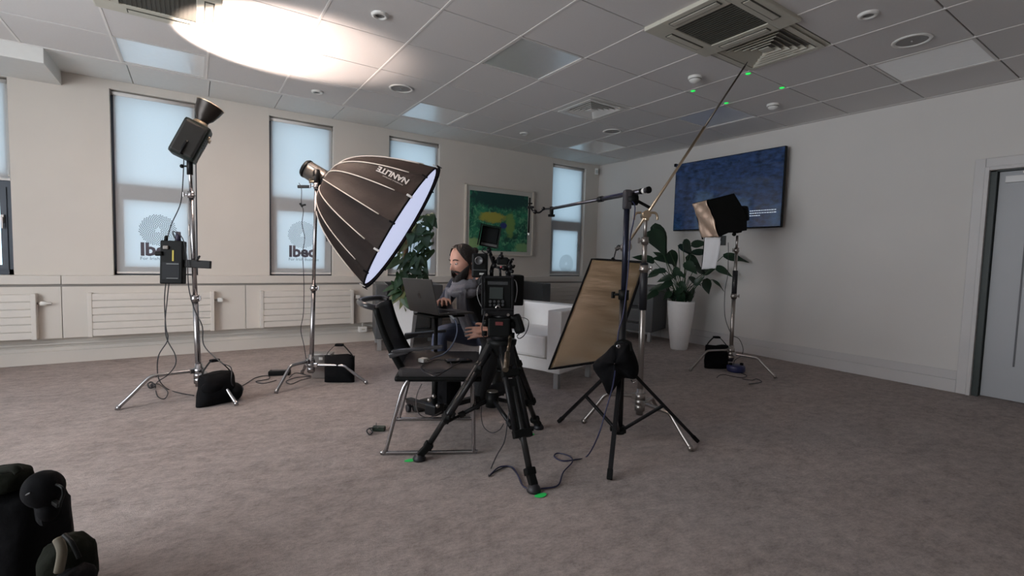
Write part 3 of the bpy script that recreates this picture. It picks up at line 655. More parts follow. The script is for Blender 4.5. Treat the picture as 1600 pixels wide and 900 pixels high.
# cables of the spot lamp
cable('lamp_cable', [LT + V((-.03, -.03, .10)), P(286, 280, 3.4), P(282, 318, 3.38), P(268, 350, 3.36), P(262, 372, 3.35), P(262, 385, 3.35)], 'black cable from the spot lamp head down to its power box')
cable('power_cable', [P(276, 378, 3.35), P(270, 362, 3.35), P(285, 372, 3.35), P(292, 405, 3.35), P(295, 450, 3.34), P(304, 484, 3.33), P(316, 510, 3.33), P(319, 540, 3.33), P(345, 566, 3.30), P(361, 575, 3.28), P(362, 600, 3.28), FL(371, 607, .008)], 'black cable arching from the power box over the sandbag side')
cable('hanging_cable', [P(259, 442, 3.34), P(257, 470, 3.34), P(259, 510, 3.34), P(262, 531, 3.34), P(248, 555, 3.32), P(246, 580, 3.3), P(250, 596, 3.28), FL(262, 608, .008), FL(280, 614, .008), FL(303, 618, .008)], 'black cable hanging below the power box, outer strand')
cable('hanging_cable', [P(264, 442, 3.34), P(261, 470, 3.34), P(258, 505, 3.34), P(261, 530, 3.34), P(273, 553, 3.33), P(274, 570, 3.32), P(262, 586, 3.3), P(247, 596, 3.25), FL(243, 604, .008), FL(246, 619, .008), FL(257, 623, .008), FL(262, 612, .01), FL(250, 601, .012), FL(243, 600, .008)], 'black cable crossing below the power box and looping on the carpet')
mb = MB(); mb.curve([FL(241, 604, .02), FL(234, 606, .03), FL(231, 600, .03), FL(236, 597, .02), FL(240, 600, .02)], .006, n=8, res=4, closed=True); mb.ball(FL(239, 602, .018), .017); tag(mb.build('cable_connector', M_rub), 'black cable plug and ring lying on carpet beside the spot lamp stand', 'connector')
# 2: softbox stand
SB = V((.795, 4.13, 0)); ST = V((.842, 4.17, 1.72))
sf = [FL(431, 615), FL(573, 600), FL(472, 584)]
cstand('softbox_stand', SB, sf, ST, .0175, M_chrome, 'chrome stand holding up the large black softbox', group='steel lighting stands on turtle legs', secs=((0, .46, 1.0), (.46, .94, .82), (.94, 1, .6)), hub=.185)
sandbag(FL(531, 599) + V((.01, .05, 0)), .235, .225, .10, -.52, 'square black sandbag hanging upright beside the softbox stand')
# grey ballast box behind the sandbag, on the floor
gb = FL(505, 594) + V((.02, .10, 0)); t = thing('power_case', gb, 'grey metal box standing between the softbox stand and its sandbag', 'power supply')
Rg = Matrix.Rotation(-.5, 3, 'Z')
mb = MB(); mb.box((.15, .12, .20), None, R=Rg, c=gb + V((0, 0, .105)), bev=.006); mb.build('case_body', mat('dull_grey_metal', (.20, .18, .17), .45, metal=.3), t)
mb = MB(); mb.box((.155, .125, .016), None, R=Rg, c=gb + V((0, 0, .205)), bev=.003); mb.build('case_rim', M_steel, t)
mb = MB(); mb.box((.03, .006, .022), None, R=Rg, c=gb + V((0, 0, .175)) + Rg @ V((.0, -.062, 0))); mb.build('case_latch', M_white, t)
# lamp head at the rear of the softbox
SR = P(512, 284, 3.985); SF = P(629.5, 356, 4.075); SA = (SF - SR).normalized(); SL_ = (SF - SR).length; RF = .592
sx = frame_axes(SA, V((0, 0, 1)))
def SX(x, y, z): return SR + sx @ V((x, y, z))
t = thing('studio_light', ST, 'bronze grey cylindrical studio light at the rear of the softbox', 'studio light')
mb = MB(); mb.lathe([(0, -.215), (.060, -.215), (.074, -.202), (.077, -.03), (.084, -.02), (.084, .01), (.04, .01)], SR, SA, n=30); mb.build('light_housing', mat('bronze_grey_metal', (.10, .088, .078), .35, metal=.5), t)
mb = MB(); mb.lathe([(0, -.218), (.066, -.217), (.0775, -.200), (.0775, -.184), (.0765, -.184)], SR, SA, n=30); mb.build('rear_bumper', M_black, t)
mb = MB(); mb.box((.06, .09, .008), None, R=sx, c=SX(0, .01, -.220) , bev=.003); mb.build('rear_display', mat('pale_display', (.5, .5, .48), .3), t)
mb = MB(); mb.box((.004, .012, .11), None, R=sx, c=SX(-.066, .040, -.13)); mb.build('printed_label', mat('label_pale', (.35, .34, .32), .5), t)
mb = MB(); c = SX(0, -.06, -.13); mb.obox(c, ST + V((0, 0, .0)), .035, .04, bev=.006); mb.obox(c + sx @ V((0, 0, -.06)), c + sx @ V((0, 0, .05)), .04, .022, bev=.005); mb.obox(c + V((0, 0, -.06)), c - CR * .10 + V((0, 0, -.06)), .02, .024, bev=.004); mb.build('tilt_bracket', M_blackm, t)
mb = MB(); mb.cyl(ST + V((0, 0, .02)), ST - V((0, 0, .10)), .021, n=16); mb.build('spigot_socket', M_blackm, t)
q = ST - V((0, 0, .075)); mb = MB(); mb.cyl(q, q - CR * .05, .006); mb.obox(q - CR * .05 - V((0, 0, .015)), q - CR * .05 + V((0, 0, .02)), .012, .022, bev=.004); mb.build('wing_knob', M_brass, t)
cable('studio_light_cable', [c - CR * .09 + V((0, 0, -.03)), P(471, 295, 3.96), P(471, 318, 3.95), P(474, 330, 3.95), P(472, 350, 3.95), P(476, 372, 3.94), P(473, 395, 3.94), P(474, 420, 3.94), P(475, 450, 3.93), P(474, 490, 3.92), P(470, 515, 3.92), P(475, 540, 3.92), P(479, 565, 3.92), P(482, 578, 3.9)], 'thin black cable hanging down beside the softbox stand', r=.0028)
t_ = P(472, 321, 3.945); mb = MB(); mb.obox(t_ - CR * .018 + V((0, 0, .018)), t_ + CR * .004 - V((0, 0, .012)), .014, .014, bev=.003); mb.obox(t_, t_ + CR * .03 + V((0, 0, .006)), .012, .014, bev=.003); tag(mb.build('cable_clip', M_black), 'small black clip on the thin cable left of the softbox', 'clip')
# softbox shell
def SS(phi, tt, off=0.0):
    r0 = .085; r = r0 + (RF - r0) * (tt ** .45); z = tt * SL_
    # circumferential facets between 16 ribs: fabric sags a little inward
    k = (phi / (2 * PI) * 16) % 1; sag = 1 - .045 * math.sin(PI * k) * math.sin(PI * min(1, tt * 1.0)) ** .5
    k2 = PI / 16; fac = math.cos(k2) / math.cos((k - .5) * 2 * k2)
    rr = (r * sag * fac) + off
    return SX(rr * math.cos(phi), rr * math.sin(phi), z)
t = thing('softbox', SR, 'large round black softbox with pale ribs and white front, lettering upside down', 'softbox')
M_sbx = mat('softbox_black_nylon', (.026, .020, .0185), .62, var=.12, vscale=9, bump=.7, bscale=11, spec=.10)
def _creased():
    b = M_sbx.node_tree; return M_sbx
NR = 16
for k in range(NR):
    mb = MB(); a0 = 2 * PI * k / NR; a1 = 2 * PI * (k + 1) / NR
    ph = random.random() * 6
    def fn(u, v, a0=a0, a1=a1, ph=ph):
        a = a0 + (a1 - a0) * u; e = math.sin(PI * u)
        cr = .006 * e * math.sin(26 * u + 5 * math.sin(5 * v + ph)) * (1 - abs(2 * v - .9)) + .004 * e * math.sin(40 * v + 9 * u + ph) * max(0, .5 - v)
        return SS(min(a, a1 - 1e-6) if u < 1 else a1 - 1e-6, max(v, .0) ** 1.6, cr)
    mb.grid(fn, 8, 22); mb.build('fabric_panel', M_sbx, t)
    mb = MB(); mb.tube([SS(a0 + 1e-5, (j / 16) ** 1.6 * .82, .004) for j in range(17)], .0042, n=6); mb.build('seam_piping', mat('pale_piping', (.88, .78, .70), .5), t)
mb = MB(); mb.tube([SX(RF * math.cos(2 * PI * k / 64), RF * math.sin(2 * PI * k / 64), SL_) for k in range(64)], .008, n=8, closed=True); mb.build('rim_band', M_fab, t)
mb = MB(); mb.lathe([(0, -.012), (.2, -.013), (.4, -.016), (.565, -.02)], SF, SA, n=64); mb.build('front_diffuser', mat('white_diffuser_cloth', (.80, .82, .90), .8, emit=(.66, .72, 1.0), estr=.62), t)
mb = MB(); mb.lathe([(.086, -.03), (.090, -.03), (.092, .02), (.080, .02)], SR, SA, n=32, flat=False); mb.build('speed_ring', M_blackm, t)
for k in range(NR):
    a = 2 * PI * k / NR; mb = MB(); p_ = SX(RF * math.cos(a), RF * math.sin(a), SL_); o_ = SX((RF + .012) * math.cos(a), (RF + .012) * math.sin(a), SL_ + .004)
    mb.obox(o_ - SA * .035, o_ + SA * .012, .016, .006, up=(o_ - SR), bev=.002); mb.build('rod_pocket', M_grid if k % 2 else M_fab, t)
def find_phi(px_, py_):
    best = None
    for i in range(720):
        for j in range(40, 95, 2):
            p = SS(i / 720 * 2 * PI, j / 100); d = p - CAMPOS; D = d.dot(CF); x = 800 + FPX * d.dot(CR) / D; y = 450 - FPX * d.dot(CU) / D
            nrm = (p - SX(0, 0, j / 100 * SL_)).dot(-d)
            e = (x - px_) ** 2 + (y - py_) ** 2
            if nrm > 0 and (best is None or e < best[0]): best = (e, i / 720 * 2 * PI, j / 100)
    return best[1], best[2]
pA, tA = find_phi(641, 283); pB, tB = find_phi(594, 262)
rlet = .085 + (RF - .085) * (((tA + tB) / 2) ** .45)
dphi = -1 if ((SS(pA + .05, tA) - SS(pA, tA)).dot(CU) > 0) else 1
def on_shell(x, y):
    s_ = x / .262
    tt = tA + (tB - tA) * s_; ph = pA + (pB - pA) * s_ + dphi * (y - .0) / rlet
    return SS(ph, tt, .006)
mb = MB(); put_text(mb, 'NANLITE', .068, on_shell, bold=.0022, space=.98); mb.build('brand_lettering', mat('pale_lettering', (.62, .58, .56), .6), t)
mb = MB(); put_text(mb, 'PARABOLIC SOFTBOX', .018, lambda x, y: on_shell(x + .02, y + .062)); mb.build('small_lettering', mat('pale_lettering', (.62, .58, .56), .6), t)
# adapter and cables on the carpet by the softbox stand
ab = FL(437, 586); t = thing('power_adapter', ab, 'flat black power adapter on the carpet left of the softbox stand', 'adapter')
mb = MB(); mb.box((.17, .075, .04), None, R=Matrix.Rotation(-.35, 3, 'Z'), c=ab + V((0, 0, .022)), bev=.008); mb.build('adapter_body', M_black, t)
mb = MB(); mb.box((.12, .03, .004), None, R=Matrix.Rotation(-.35, 3, 'Z'), c=ab + V((0, 0, .044))); mb.build('rating_label', mat('label_dull', (.10, .09, .09), .5), t)
cable('floor_cable', [FL(366, 614, .006), FL(362, 606, .006), FL(375, 601, .006), FL(380, 609, .006), FL(370, 617, .006)], 'small loop of black cable right of the slumped sandbag')
cable('floor_cable', [FL(371, 607, .006), FL(385, 599, .006), FL(400, 590, .006), FL(418, 587, .006), FL(420, 592, .006), FL(400, 596, .006), FL(412, 599, .006), FL(432, 594, .006)], 'black cable running on the carpet from sandbag to power adapter')
cable('floor_cable', [FL(452, 590, .006), FL(462, 583, .02), FL(478, 586, .006), FL(485, 588, .006), FL(462, 590, .006), FL(447, 596, .006), FL(455, 600, .006), FL(470, 594, .006), FL(486, 590, .006)], 'tangled black cable between power adapter and softbox stand')
# 3: steel grip stand carrying reflector and long boom pole
GB = V((2.385, 2.062, 0)); GT = P(1009, 336, 3.02)
t = cstand('grip_stand', GB, [FL(911, 661), FL(1080, 705), FL(1029, 642)], GT, .0185, M_steel, 'bare steel grip stand holding the gold reflector and the long boom pole', group='steel lighting stands on turtle legs', secs=((0, .76, 1.0), (.76, .89, .82), (.89, 1, .62)), hub=.205, sleeve=(.56, .78, 1.35))
mb = MB(); g0 = GT + V((0, 0, .0)); ax_ = (P(1164, 103, 3.0) - P(982, 379, 3.0)).normalized()
mb.cyl(g0 - CF * .035, g0 + CF * .035, .026, n=18); mb.obox(g0 - V((0, 0, .035)), g0 + V((0, 0, .018)), .034, .034, bev=.006); mb.build('grip_head', M_brass, t)
for s_, a in ((-1, .5), (1, -.4)):
    mb = MB(); c = g0 + CR * s_ * .03; mb.curve([c + V((0, 0, .015)), c + CR * s_ * .035 + V((0, 0, .012)), c + CR * s_ * .052 - V((0, 0, .012)), c + CR * s_ * .055 - V((0, 0, .035))], [.010] * 19, n=8, res=6) if False else mb.curve([c + V((0, 0, .015)), c + CR * s_ * .030 + V((0, 0, .012)), c + CR * s_ * .042 - V((0, 0, .008)), c + CR * s_ * .043 - V((0, 0, .03))], .008, n=8, res=5); mb.build('wing_knob', M_brass, t)
p0, p1 = P(983, 377, 3.02), P(1164, 103, 3.02)
t = thing('boom_pole', p0, 'long thin boom pole rising from the grip stand towards the ceiling vent', 'pole')
mb = MB(); mb.cyl(p0, p0 * .35 + p1 * .65, .0085, n=12); mb.build('lower_tube', M_brass, t)
mb = MB(); mb.cyl(p0 * .36 + p1 * .64, p1, .0062, .0055, n=10); mb.build('upper_tube', mat('dull_dark_metal', (.12, .10, .085), .4, metal=.8), t)
mb = MB(); mb.cyl(p1, p1 + (p1 - p0).normalized() * .03, .003, .002, n=8); mb.build('threaded_tip', M_blackm, t)
gh = P(978, 386, 3.02); mb = MB(); mb.cyl(gh - CF * .03, gh + CF * .03, .032, n=18); mb.obox(p0, gh, .028, .028, bev=.006); mb.build('swivel_head', M_steel, t)
mb = MB(); mb.cyl(gh - CF * .03, gh - CF * .055, .022, .018, n=14); mb.obox(gh, gh - CR * .07 + V((0, 0, -.01)), .010, .014, bev=.003); mb.build('tightening_handle', M_steel, t)
# gold reflector panel with dark binding
TL, TR_, BL, BR = P(925, 405, 3.42), P(1008, 410, 3.14), P(858, 577, 3.14), P(957, 562, 2.98)
def RP(u, v, off=0):
    a = TL.lerp(TR_, u); b = BL.lerp(BR, u); p = a.lerp(b, v)
    p = p + RN * (off + .010 * math.sin(PI * u) * math.sin(PI * v)); return p
RN = (TR_ - TL).cross(BL - TL).normalized()
if RN.dot(CF) > 0: RN = -RN
t = thing('gold_reflector', TL.lerp(BR, .5), 'tilted rectangular gold reflector panel with black binding, clamped by the grip stand', 'reflector')
M_gold = mat('matte_gold_fabric', (.105, .070, .034), .5, metal=.15, var=.15, vscale=6)
def goldmat():
    nt = M_gold.node_tree; b = nt.nodes['Principled BSDF']; tc = nt.nodes.new('ShaderNodeTexCoord')
    mp = nt.nodes.new('ShaderNodeMapping'); mp.inputs['Scale'].default_value = (1.2, 1.2, 8); nt.links.new(tc.outputs['Object'], mp.inputs['Vector'])
    n = nt.nodes.new('ShaderNodeTexNoise'); n.inputs['Scale'].default_value = 1.6; n.inputs['Detail'].default_value = 3; nt.links.new(mp.outputs['Vector'], n.inputs['Vector'])
    bp = nt.nodes.new('ShaderNodeBump'); bp.inputs['Strength'].default_value = .6; bp.inputs['Distance'].default_value = .02
    nt.links.new(n.outputs['Fac'], bp.inputs['Height']); nt.links.new(bp.outputs['Normal'], b.inputs['Normal'])
goldmat()
mb = MB(); mb.grid(lambda u, v: RP(u, v, .003 * math.sin(v * 34 + 2 * math.sin(u * 5)) * (.4 + .6 * u) ), 14, 60); mb.build('gold_fabric', M_gold, t, solid=.003)
mb = MB(); mb.tube([RP(u, v) for u, v in [(k / 10, 0) for k in range(10)] + [(1, k / 10) for k in range(10)] + [(1 - k / 10, 1) for k in range(10)] + [(0, 1 - k / 10) for k in range(10)]], .0085, n=8, closed=True); mb.build('edge_binding', M_fab, t)
mb = MB(); mb.grid(lambda u, v: RP(u, v, -.012), 8, 8); mb.build('reverse_fabric', mat('reflector_reverse', (.5, .5, .5), .6), t, solid=.002)
hk = P(959, 404, 3.32)
mb = MB(); mb.curve([gh - CR * .03, gh - CR * .055 + V((0, 0, -.02)), P(968, 384, 3.05), P(964, 386, 3.12), P(959, 404, 3.3)], .004, n=7, res=5); mb.build('bent_rod', M_blackm, t)
mb = MB(); mb.obox(P(956, 403, 3.3), P(962, 409, 3.3), .02, .02, bev=.004); mb.build('edge_clamp', M_black, t)
# 4: black boom stand
BB = V((2.045, 1.915, 0)); BT = P(980, 312, 2.72)
t = thing('boom_stand', BB, 'tall black three legged boom stand standing in front of the gold reflector', 'stand')
bf = [FL(873, 661), FL(952, 752), FL(1090, 692)]
ax_ = BT - BB
mb = MB(); mb.cyl(BB + V((0, 0, .09)), BB + ax_ * .62, .0215, n=18); mb.build('mast_tube', M_blackm, t)
mb = MB(); mb.cyl(BB + ax_ * .60, BT, .0165, n=16); mb.build('upper_tube', mat('dark_navy_metal', (.015, .018, .035), .3, metal=.5), t)
cc = BB + ax_ * .62; mb = MB(); mb.cyl(cc - V((0, 0, .03)), cc + V((0, 0, .025)), .03, n=18); mb.cyl(cc, cc - CR * .06, .007); mb.obox(cc - CR * .06 - V((0, 0, .022)), cc - CR * .06 + V((0, 0, .016)), .014, .02, bev=.004); mb.build('clamp_collar', M_black, t)
top_h = BB + V((0, 0, .46)); low_h = BB + V((0, 0, .095))
mb = MB(); mb.cyl(top_h - V((0, 0, .03)), top_h + V((0, 0, .03)), .036, n=18); mb.build('leg_hub', M_black, t)
mb = MB(); mb.cyl(low_h - V((0, 0, .022)), low_h + V((0, 0, .022)), .034, n=18)
for k in range(3): 
    a = k * 2.09 + .4; d = V((math.cos(a), math.sin(a), 0)); mb.obox(low_h, low_h + d * .05, .03, .02, bev=.003)
mb.build('brace_hub', M_black, t)
for f in bf:
    d = V(f) - BB; d.z = 0; d.normalize(); a = top_h + d * .035; mb = MB(); mb.obox(a, V(f) + V((0, 0, .01)), .024, .018, bev=.004); lg = mb.build('leg', M_blackm, t)
    mb = MB(); mb.obox(V(f) + (a - V(f)).normalized() * .05 + V((0, 0, .01)), V(f) + V((0, 0, .0095)), .028, .022, bev=.004); mb.build('rubber_foot', M_black, lg)
    m = a.lerp(V(f), .50); mb = MB(); mb.obox(low_h + d * .03, m, .020, .014, bev=.003); mb.build('brace', M_blackm, t)
# pivot and boom arm
mb = MB(); mb.obox(BT - V((0, 0, .055)), BT + V((0, 0, .055)), .045, .055, up=CF, bev=.012); mb.build('pivot_block', mat('dark_grey_casting', (.05, .045, .05), .45, metal=.3), t)
mb = MB(); c = BT + CR * .045; mb.cyl(BT, c + CR * .012, .032, n=20); mb.obox(c + V((0, 0, .0)), c + CR * .085 - V((0, 0, .045)), .014, .016, bev=.004); mb.build('pivot_handle', M_black, t)
a0, a1 = P(1012, 297, 2.64), P(862, 326, 3.50)
t2 = thing('microphone_boom', BT + V((0, 0, .045)), 'dark tubular boom arm balanced on the black stand, clamping a small microphone', 'boom arm')
pm = a0.lerp(a1, .42); M_tube = mat('gunmetal_tube', (.10, .095, .11), .3, metal=.8)
mb = MB(); mb.cyl(a0, pm, .0145, n=16); mb.build('thick_tube', M_tube, t2)
mb = MB(); mb.cyl(pm, a1, .0105, n=14); mb.build('thin_tube', M_tube, t2)
mb = MB(); mb.cyl(a0, a0 + (a0 - a1).normalized() * .012, .019, n=16); mb.cyl(a0 + (a1 - a0) * .04, a0 + (a1 - a0) * .055, .0165, n=16); mb.build('end_cap', M_black, t2)
mb = MB(); mb.cyl(a0 + (a1 - a0) * .02, a0 + (a1 - a0) * .036, .0158, n=16); mb.build('pale_ring', M_white, t2)
mb = MB(); mb.cyl(pm - (a1 - a0) * .02, pm + (a1 - a0) * .02, .018, n=16); mb.build('locking_sleeve', M_blackm, t2)
e = a1; mb = MB(); mb.obox(e + V((0, 0, -.05)), e + V((0, 0, .015)), .022, .022, bev=.004); mb.obox(e - V((0, 0, .05)) - CR * .025, e - V((0, 0, .05)) + CR * .025, .015, .018, bev=.004); mb.build('arm_clamp', M_black, t2)
mb = MB(); mb.curve([e, P(850, 327, 3.52), P(843, 332, 3.52), P(835, 331, 3.52), P(830, 326, 3.52)], .0065, n=8, res=5); mb.ball(P(836, 331, 3.52), .016); mb.ball(P(849, 326, 3.52), .014); mb.build('articulated_mount', M_blackm, t2)
cable('boom_cable', [P(868, 323, 3.46), P(900, 320, 3.25), P(940, 310, 2.98), P(972, 303, 2.78), P(985, 312, 2.70), P(992, 322, 2.70), P(990, 345, 2.7), P(985, 370, 2.69), P(983, 400, 2.69), P(980, 440, 2.68), P(974, 490, 2.67), P(966, 520, 2.66), P(963, 560, 2.60), P(958, 600, 2.52), P(947, 640, 2.48), P(935, 680, 2.46), FL(918, 712, .008), FL(900, 718, .008), FL(878, 720, .008), FL(866, 713, .008), FL(872, 708, .008), FL(890, 713, .008), FL(894, 722, .008), FL(880, 738, .008), FL(872, 758, .008), FL(850, 763, .008), FL(832, 764, .008), FL(818, 760, .008), FL(812, 748, .008), FL(800, 730, .008), FL(780, 730, .008), FL(766, 742, .008)],
      'long navy cable from the boom arm looping over the carpet to the tripod', r=.0036, m=mat('navy_cable', (.015, .018, .06), .5), res=6)
mc0, mc1 = P(828, 309, 3.55), P(826, 364, 3.55)
t3 = thing('microphone', mc0, 'thin black microphone hanging upright from the boom arm end before the painting', 'microphone')
mb = MB(); mb.cyl(mc0, mc1, .0065, n=12); mb.build('microphone_tube', M_black, t3)
mb = MB(); mb.cyl(mc1, mc1 - V((0, 0, .018)), .0065, .004, n=12); mb.build('pale_tip', M_white, t3)
mb = MB(); mb.obox(P(828, 324, 3.55) - CR * .02, P(828, 324, 3.55) + CR * .03, .03, .018, bev=.004); mb.obox(P(828, 318, 3.55) - CR * .012, P(828, 318, 3.55) + CR * .02, .008, .010, bev=.002); mb.build('shock_mount', M_blackm, t3)
# draped weight bag on the boom stand
t = thing('draped_sandbag', BB + V((0, 0, .5)), 'large black fabric sandbag draped over the black boom stand legs', 'sandbag', 'black sandbags on the stands')
out = [(960, 538), (984, 533), (989, 545), (998, 572), (993, 592), (972, 592), (952, 617), (940, 596), (926, 571), (945, 552)]
ctr = P(960, 568, 2.60); mb = MB(); n = len(out) ; rings = []
oo = smooth([V((x, y, 0)) for x, y in out], 4, True)
fr_ = []
for lv in range(9):
    th = PI * lv / 8; s_ = math.sin(th) ** .6 if 0 < lv < 8 else 0.02; dz = -math.cos(th) * .075
    fr_.append([P(960 + (p.x - 960) * s_, 568 + (p.y - 568) * s_, 2.64 + dz + .012 * math.sin(k * 1.1) * math.sin(th) + .010 * math.sin(k * .5 + lv)) for k, p in enumerate(oo)])
vs = [p for r_ in fr_ for p in r_]; N = len(oo); fs = []
for i in range(8):
    for k in range(N): fs.append((i * N + k, i * N + (k + 1) % N, (i + 1) * N + (k + 1) % N, (i + 1) * N + k))
for f in mb._add(vs, fs): f.smooth = True
mb.build('bag_body', M_fab, t)
mb = MB(); mb.curve([P(961, 541, 2.55), P(963, 535, 2.55), P(975, 531, 2.55), P(985, 537, 2.56), P(986, 548, 2.57)], .006, n=6, res=4); mb.build('bag_strap', M_black, t)
mb = MB(); mb.lathe([(.004, 0), (.011, .0), (.011, .003), (.004, .003)], P(966, 541, 2.545), -CF, n=16); mb.build('steel_eyelet', M_chrome, t)
mb = MB(); mb.curve([P(986, 594, 2.6), P(990, 598, 2.58), P(994, 595, 2.58)], .003, n=6, res=4); mb.build('wire_loop', M_chrome, t)
# 5: small softbox on the right
RB = V((4.52, 2.765, 0)); RT = P(1152, 368, 4.83)
cstand('softbox_stand', RB, [FL(1078, 580), FL(1212, 591), V((4.86, 3.16, 0))], RT, .019, M_steel, 'steel stand carrying the small softbox before the television wall', group='steel lighting stands on turtle legs', secs=((0, .56, 1.0), (.56, .9, .85), (.9, 1, .6)), hub=.20, sleeve=(.53, .74, 1.3))
sandbag(FL(1122, 577) + V((.02, .04, 0)), .23, .235, .11, -.55, 'black sandbag on the stand leg beneath the small softbox')
t = thing('small_softbox', RT, 'small black softbox with creased gold lining and white flap below the television', 'softbox')
D5 = 4.80
fN0, fN1 = P(1107, 312, D5 - .08), P(1126.7, 369, D5 - .08); fF0, fF1 = P(1085.8, 317.4, D5 + .10), P(1100, 370, D5 + .10)
bN0, bN1 = P(1147, 302, D5 - .02), P(1143.6, 361, D5 - .02); bF0, bF1 = P(1140, 308, D5 + .20), P(1140, 362, D5 + .20)
rN0, rN1 = P(1160, 322, D5 + .06), P(1165, 357, D5 + .06)
mb = MB(); mb.prism([fN0, P(1147, 302, D5 - .08), P(1157, 318, D5 - .08), P(1167, 340, D5 - .08), P(1167, 360, D5 - .08), P(1144, 361, D5 - .08), fN1], (fF0 - fN0) * .96); mb.build('softbox_skin', mat('deep_black_nylon', (.006, .006, .006), .9, spec=.1), t)
mb = MB(); mb._add([fN0.lerp(fN1, 0), fN1, fF1, fF0], [(0, 1, 2, 3)]); mb.bm.free(); mb = MB()
M_tan = mat('creased_gold_lining', (.62, .45, .34), .38, metal=.45, var=.15, vscale=8)
def rr5(u, v):
    p = fN0.lerp(fF0, u).lerp(fN1.lerp(fF1, u), v); nrm = (fF0 - fN0).cross(fN1 - fN0).normalized()
    if nrm.dot(CR) > 0: nrm = -nrm
    return p + nrm * (.024 + .008 * math.sin(7 * u + 9 * v) + .006 * math.sin(19 * v - 11 * u) * (1 - v) + .005 * abs(math.sin(9 * u + 6 * v)) * v)
mb.grid(rr5, 14, 24); mb.build('gold_lining', M_tan, t, solid=.003)
mb = MB(); mb.tube([fN0, fF0, fF1, fN1], .007, n=6, closed=True); mb.build('front_edge', M_fab, t)
mb = MB(); mb.obox(P(1084.5, 317, D5 + .11), P(1098, 374, D5 + .11), .03, .012, bev=.003); mb.build('far_flap', M_fab, t)
w0, w1, w2, w3 = P(1101, 371, D5 + .0), P(1127, 371, D5 - .08), P(1118, 419.5, D5 - .06), P(1096, 421, D5 + .02)
mb = MB(); mb.grid(lambda u, v: w0.lerp(w1, u).lerp(w3.lerp(w2, u), v) - CF * (.01 * math.sin(3 * v) + .004 * math.sin(12 * u + 3 * v)), 8, 14); mb.build('white_flap', mat('white_flap_cloth', (.74, .74, .76), .7), t, solid=.003)
mb = MB(); mb.tube([w1, w2.lerp(w1, .5), w2, w2.lerp(w3, .1), w3, w0], .004, n=6); mb.build('flap_binding', M_black, t)
hx = P(1157, 335, D5 + .03); mb = MB(); Rr = frame_axes((hx - P(1120, 340, D5)).normalized()); mb.box((.16, .16, .10), None, R=Rr, c=hx, bev=.03); mb.build('light_housing', M_black, t)
mb = MB(); c = P(1154, 364, D5 + .03); mb.obox(c, P(1150, 340, D5 + .02), .06, .05, bev=.01); mb.ball(P(1147, 366, D5), .02); mb.obox(P(1153, 321, D5 - .06), P(1166, 326, D5 - .06), .02, .02, bev=.004); mb.build('yoke', M_black, t)
mb = MB(); mb.cyl(P(1137, 359, D5 - .02), P(1141, 352, D5 - .02), .018); mb.build('tilt_knob', M_steel, t)
cable('stand_cable', [P(1138, 379, 5.05), P(1138, 400, 5.0), P(1137, 430, 4.95), P(1133, 452, 4.9), P(1132, 480, 4.9), P(1134, 500, 4.88), P(1143, 522, 4.85), P(1155, 530, 4.85), P(1161, 545, 4.85), P(1158, 556, 4.83), P(1148, 563, 4.8), P(1146, 574, 4.75)], 'grey cable dropping from the wall outlet behind the small softbox stand', r=.0035, m=mat('grey_cable', (.06, .06, .06), .5))
bx = FL(1157, 582) + V((.0, .05, 0)); t = thing('blue_case', bx, 'small dark blue transformer box on the carpet under the small softbox', 'power supply')
mb = MB(); mb.lathe([(.0, .0), (.078, .0), (.085, .015), (.085, .055), (.075, .065), (0, .065)], bx, n=30); mb.build('box_body', mat('navy_plastic', (.020, .025, .10), .45), t)
for s_ in (-1, 1):
    mb = MB(); c = bx + CR * s_ * .055; mb.box((.02, .03, .03), None, c=c + V((0, 0, .072)), bev=.006); mb.build('lug', M_black, t)
cable('floor_cable', [FL(1120, 590, .006), FL(1128, 585, .006), FL(1145, 588, .006), FL(1160, 590, .006), FL(1167, 587, .006), FL(1158, 583, .006)], 'thin dark cable curling before the blue transformer box')
cable('floor_cable', [FL(1160, 592, .006), FL(1175, 594, .006), FL(1182, 592, .006), FL(1190, 597, .006), FL(1170, 600, .006)], 'short cable end on the carpet right of the blue transformer box')
# ---------------------------------------------------------------- armchairs
def armchair(corner, fdir, width, depth, m, mleg, lab, hz=.65, group=None, arm=.13, seat_z=.44):
    """corner: floor point of the front right foot; fdir: unit vector the chair faces"""
    f = V((fdir[0], fdir[1], 0)).normalized(); s_ = V((f.y, -f.x, 0))        # s_: towards that corner side
    c0 = V(corner); T = Matrix((( s_.x, -f.x, 0, c0.x), (s_.y, -f.y, 0, c0.y), (0, 0, 1, 0), (0, 0, 0, 1)))   # local x: across to the other arm, y: to the back
    t = thing('armchair', c0, lab, 'armchair', group); W, Dp = width, depth
    mb = MB(T); mb.box((0, 0, .135), (arm, Dp, hz), bev=.012); mb.build('arm', m, t)
    mb = MB(T); mb.box((W - arm, 0, .135), (W, Dp, hz), bev=.012); mb.build('arm', m, t)
    mb = MB(T); mb.box((arm, Dp - .15, .16), (W - arm, Dp, hz), bev=.012); mb.build('backrest', m, t)
    mb = MB(T); mb.box((arm - .005, .012, .135), (W - arm + .005, Dp - .1, .24), bev=.008); mb.build('seat_frame', m, t)
    mb = MB(T); mb.box((arm + .004, -.012, .245), (W - arm - .004, Dp - .15, seat_z), bev=.026); mb.build('seat_cushion', m, t)
    mb = MB(T)
    for a in (arm + .004, W - arm - .004):
        pass
    mb.tube([(arm + .012, -.006, .25 + .0), (arm + .012, -.008, seat_z - .01), (W - arm - .012, -.008, seat_z - .01), (W - arm - .012, -.006, .25)], .003, n=6); mb.build('piping', m, t)
    for (x, y) in ((.03, .03), (W - .07, .03), (.03, Dp - .08), (W - .07, Dp - .08)):
        mb = MB(T); mb.box((x, y, 0), (x + .045, y + .045, .14), bev=.004); mb.build('leg', mleg, t)
    return t
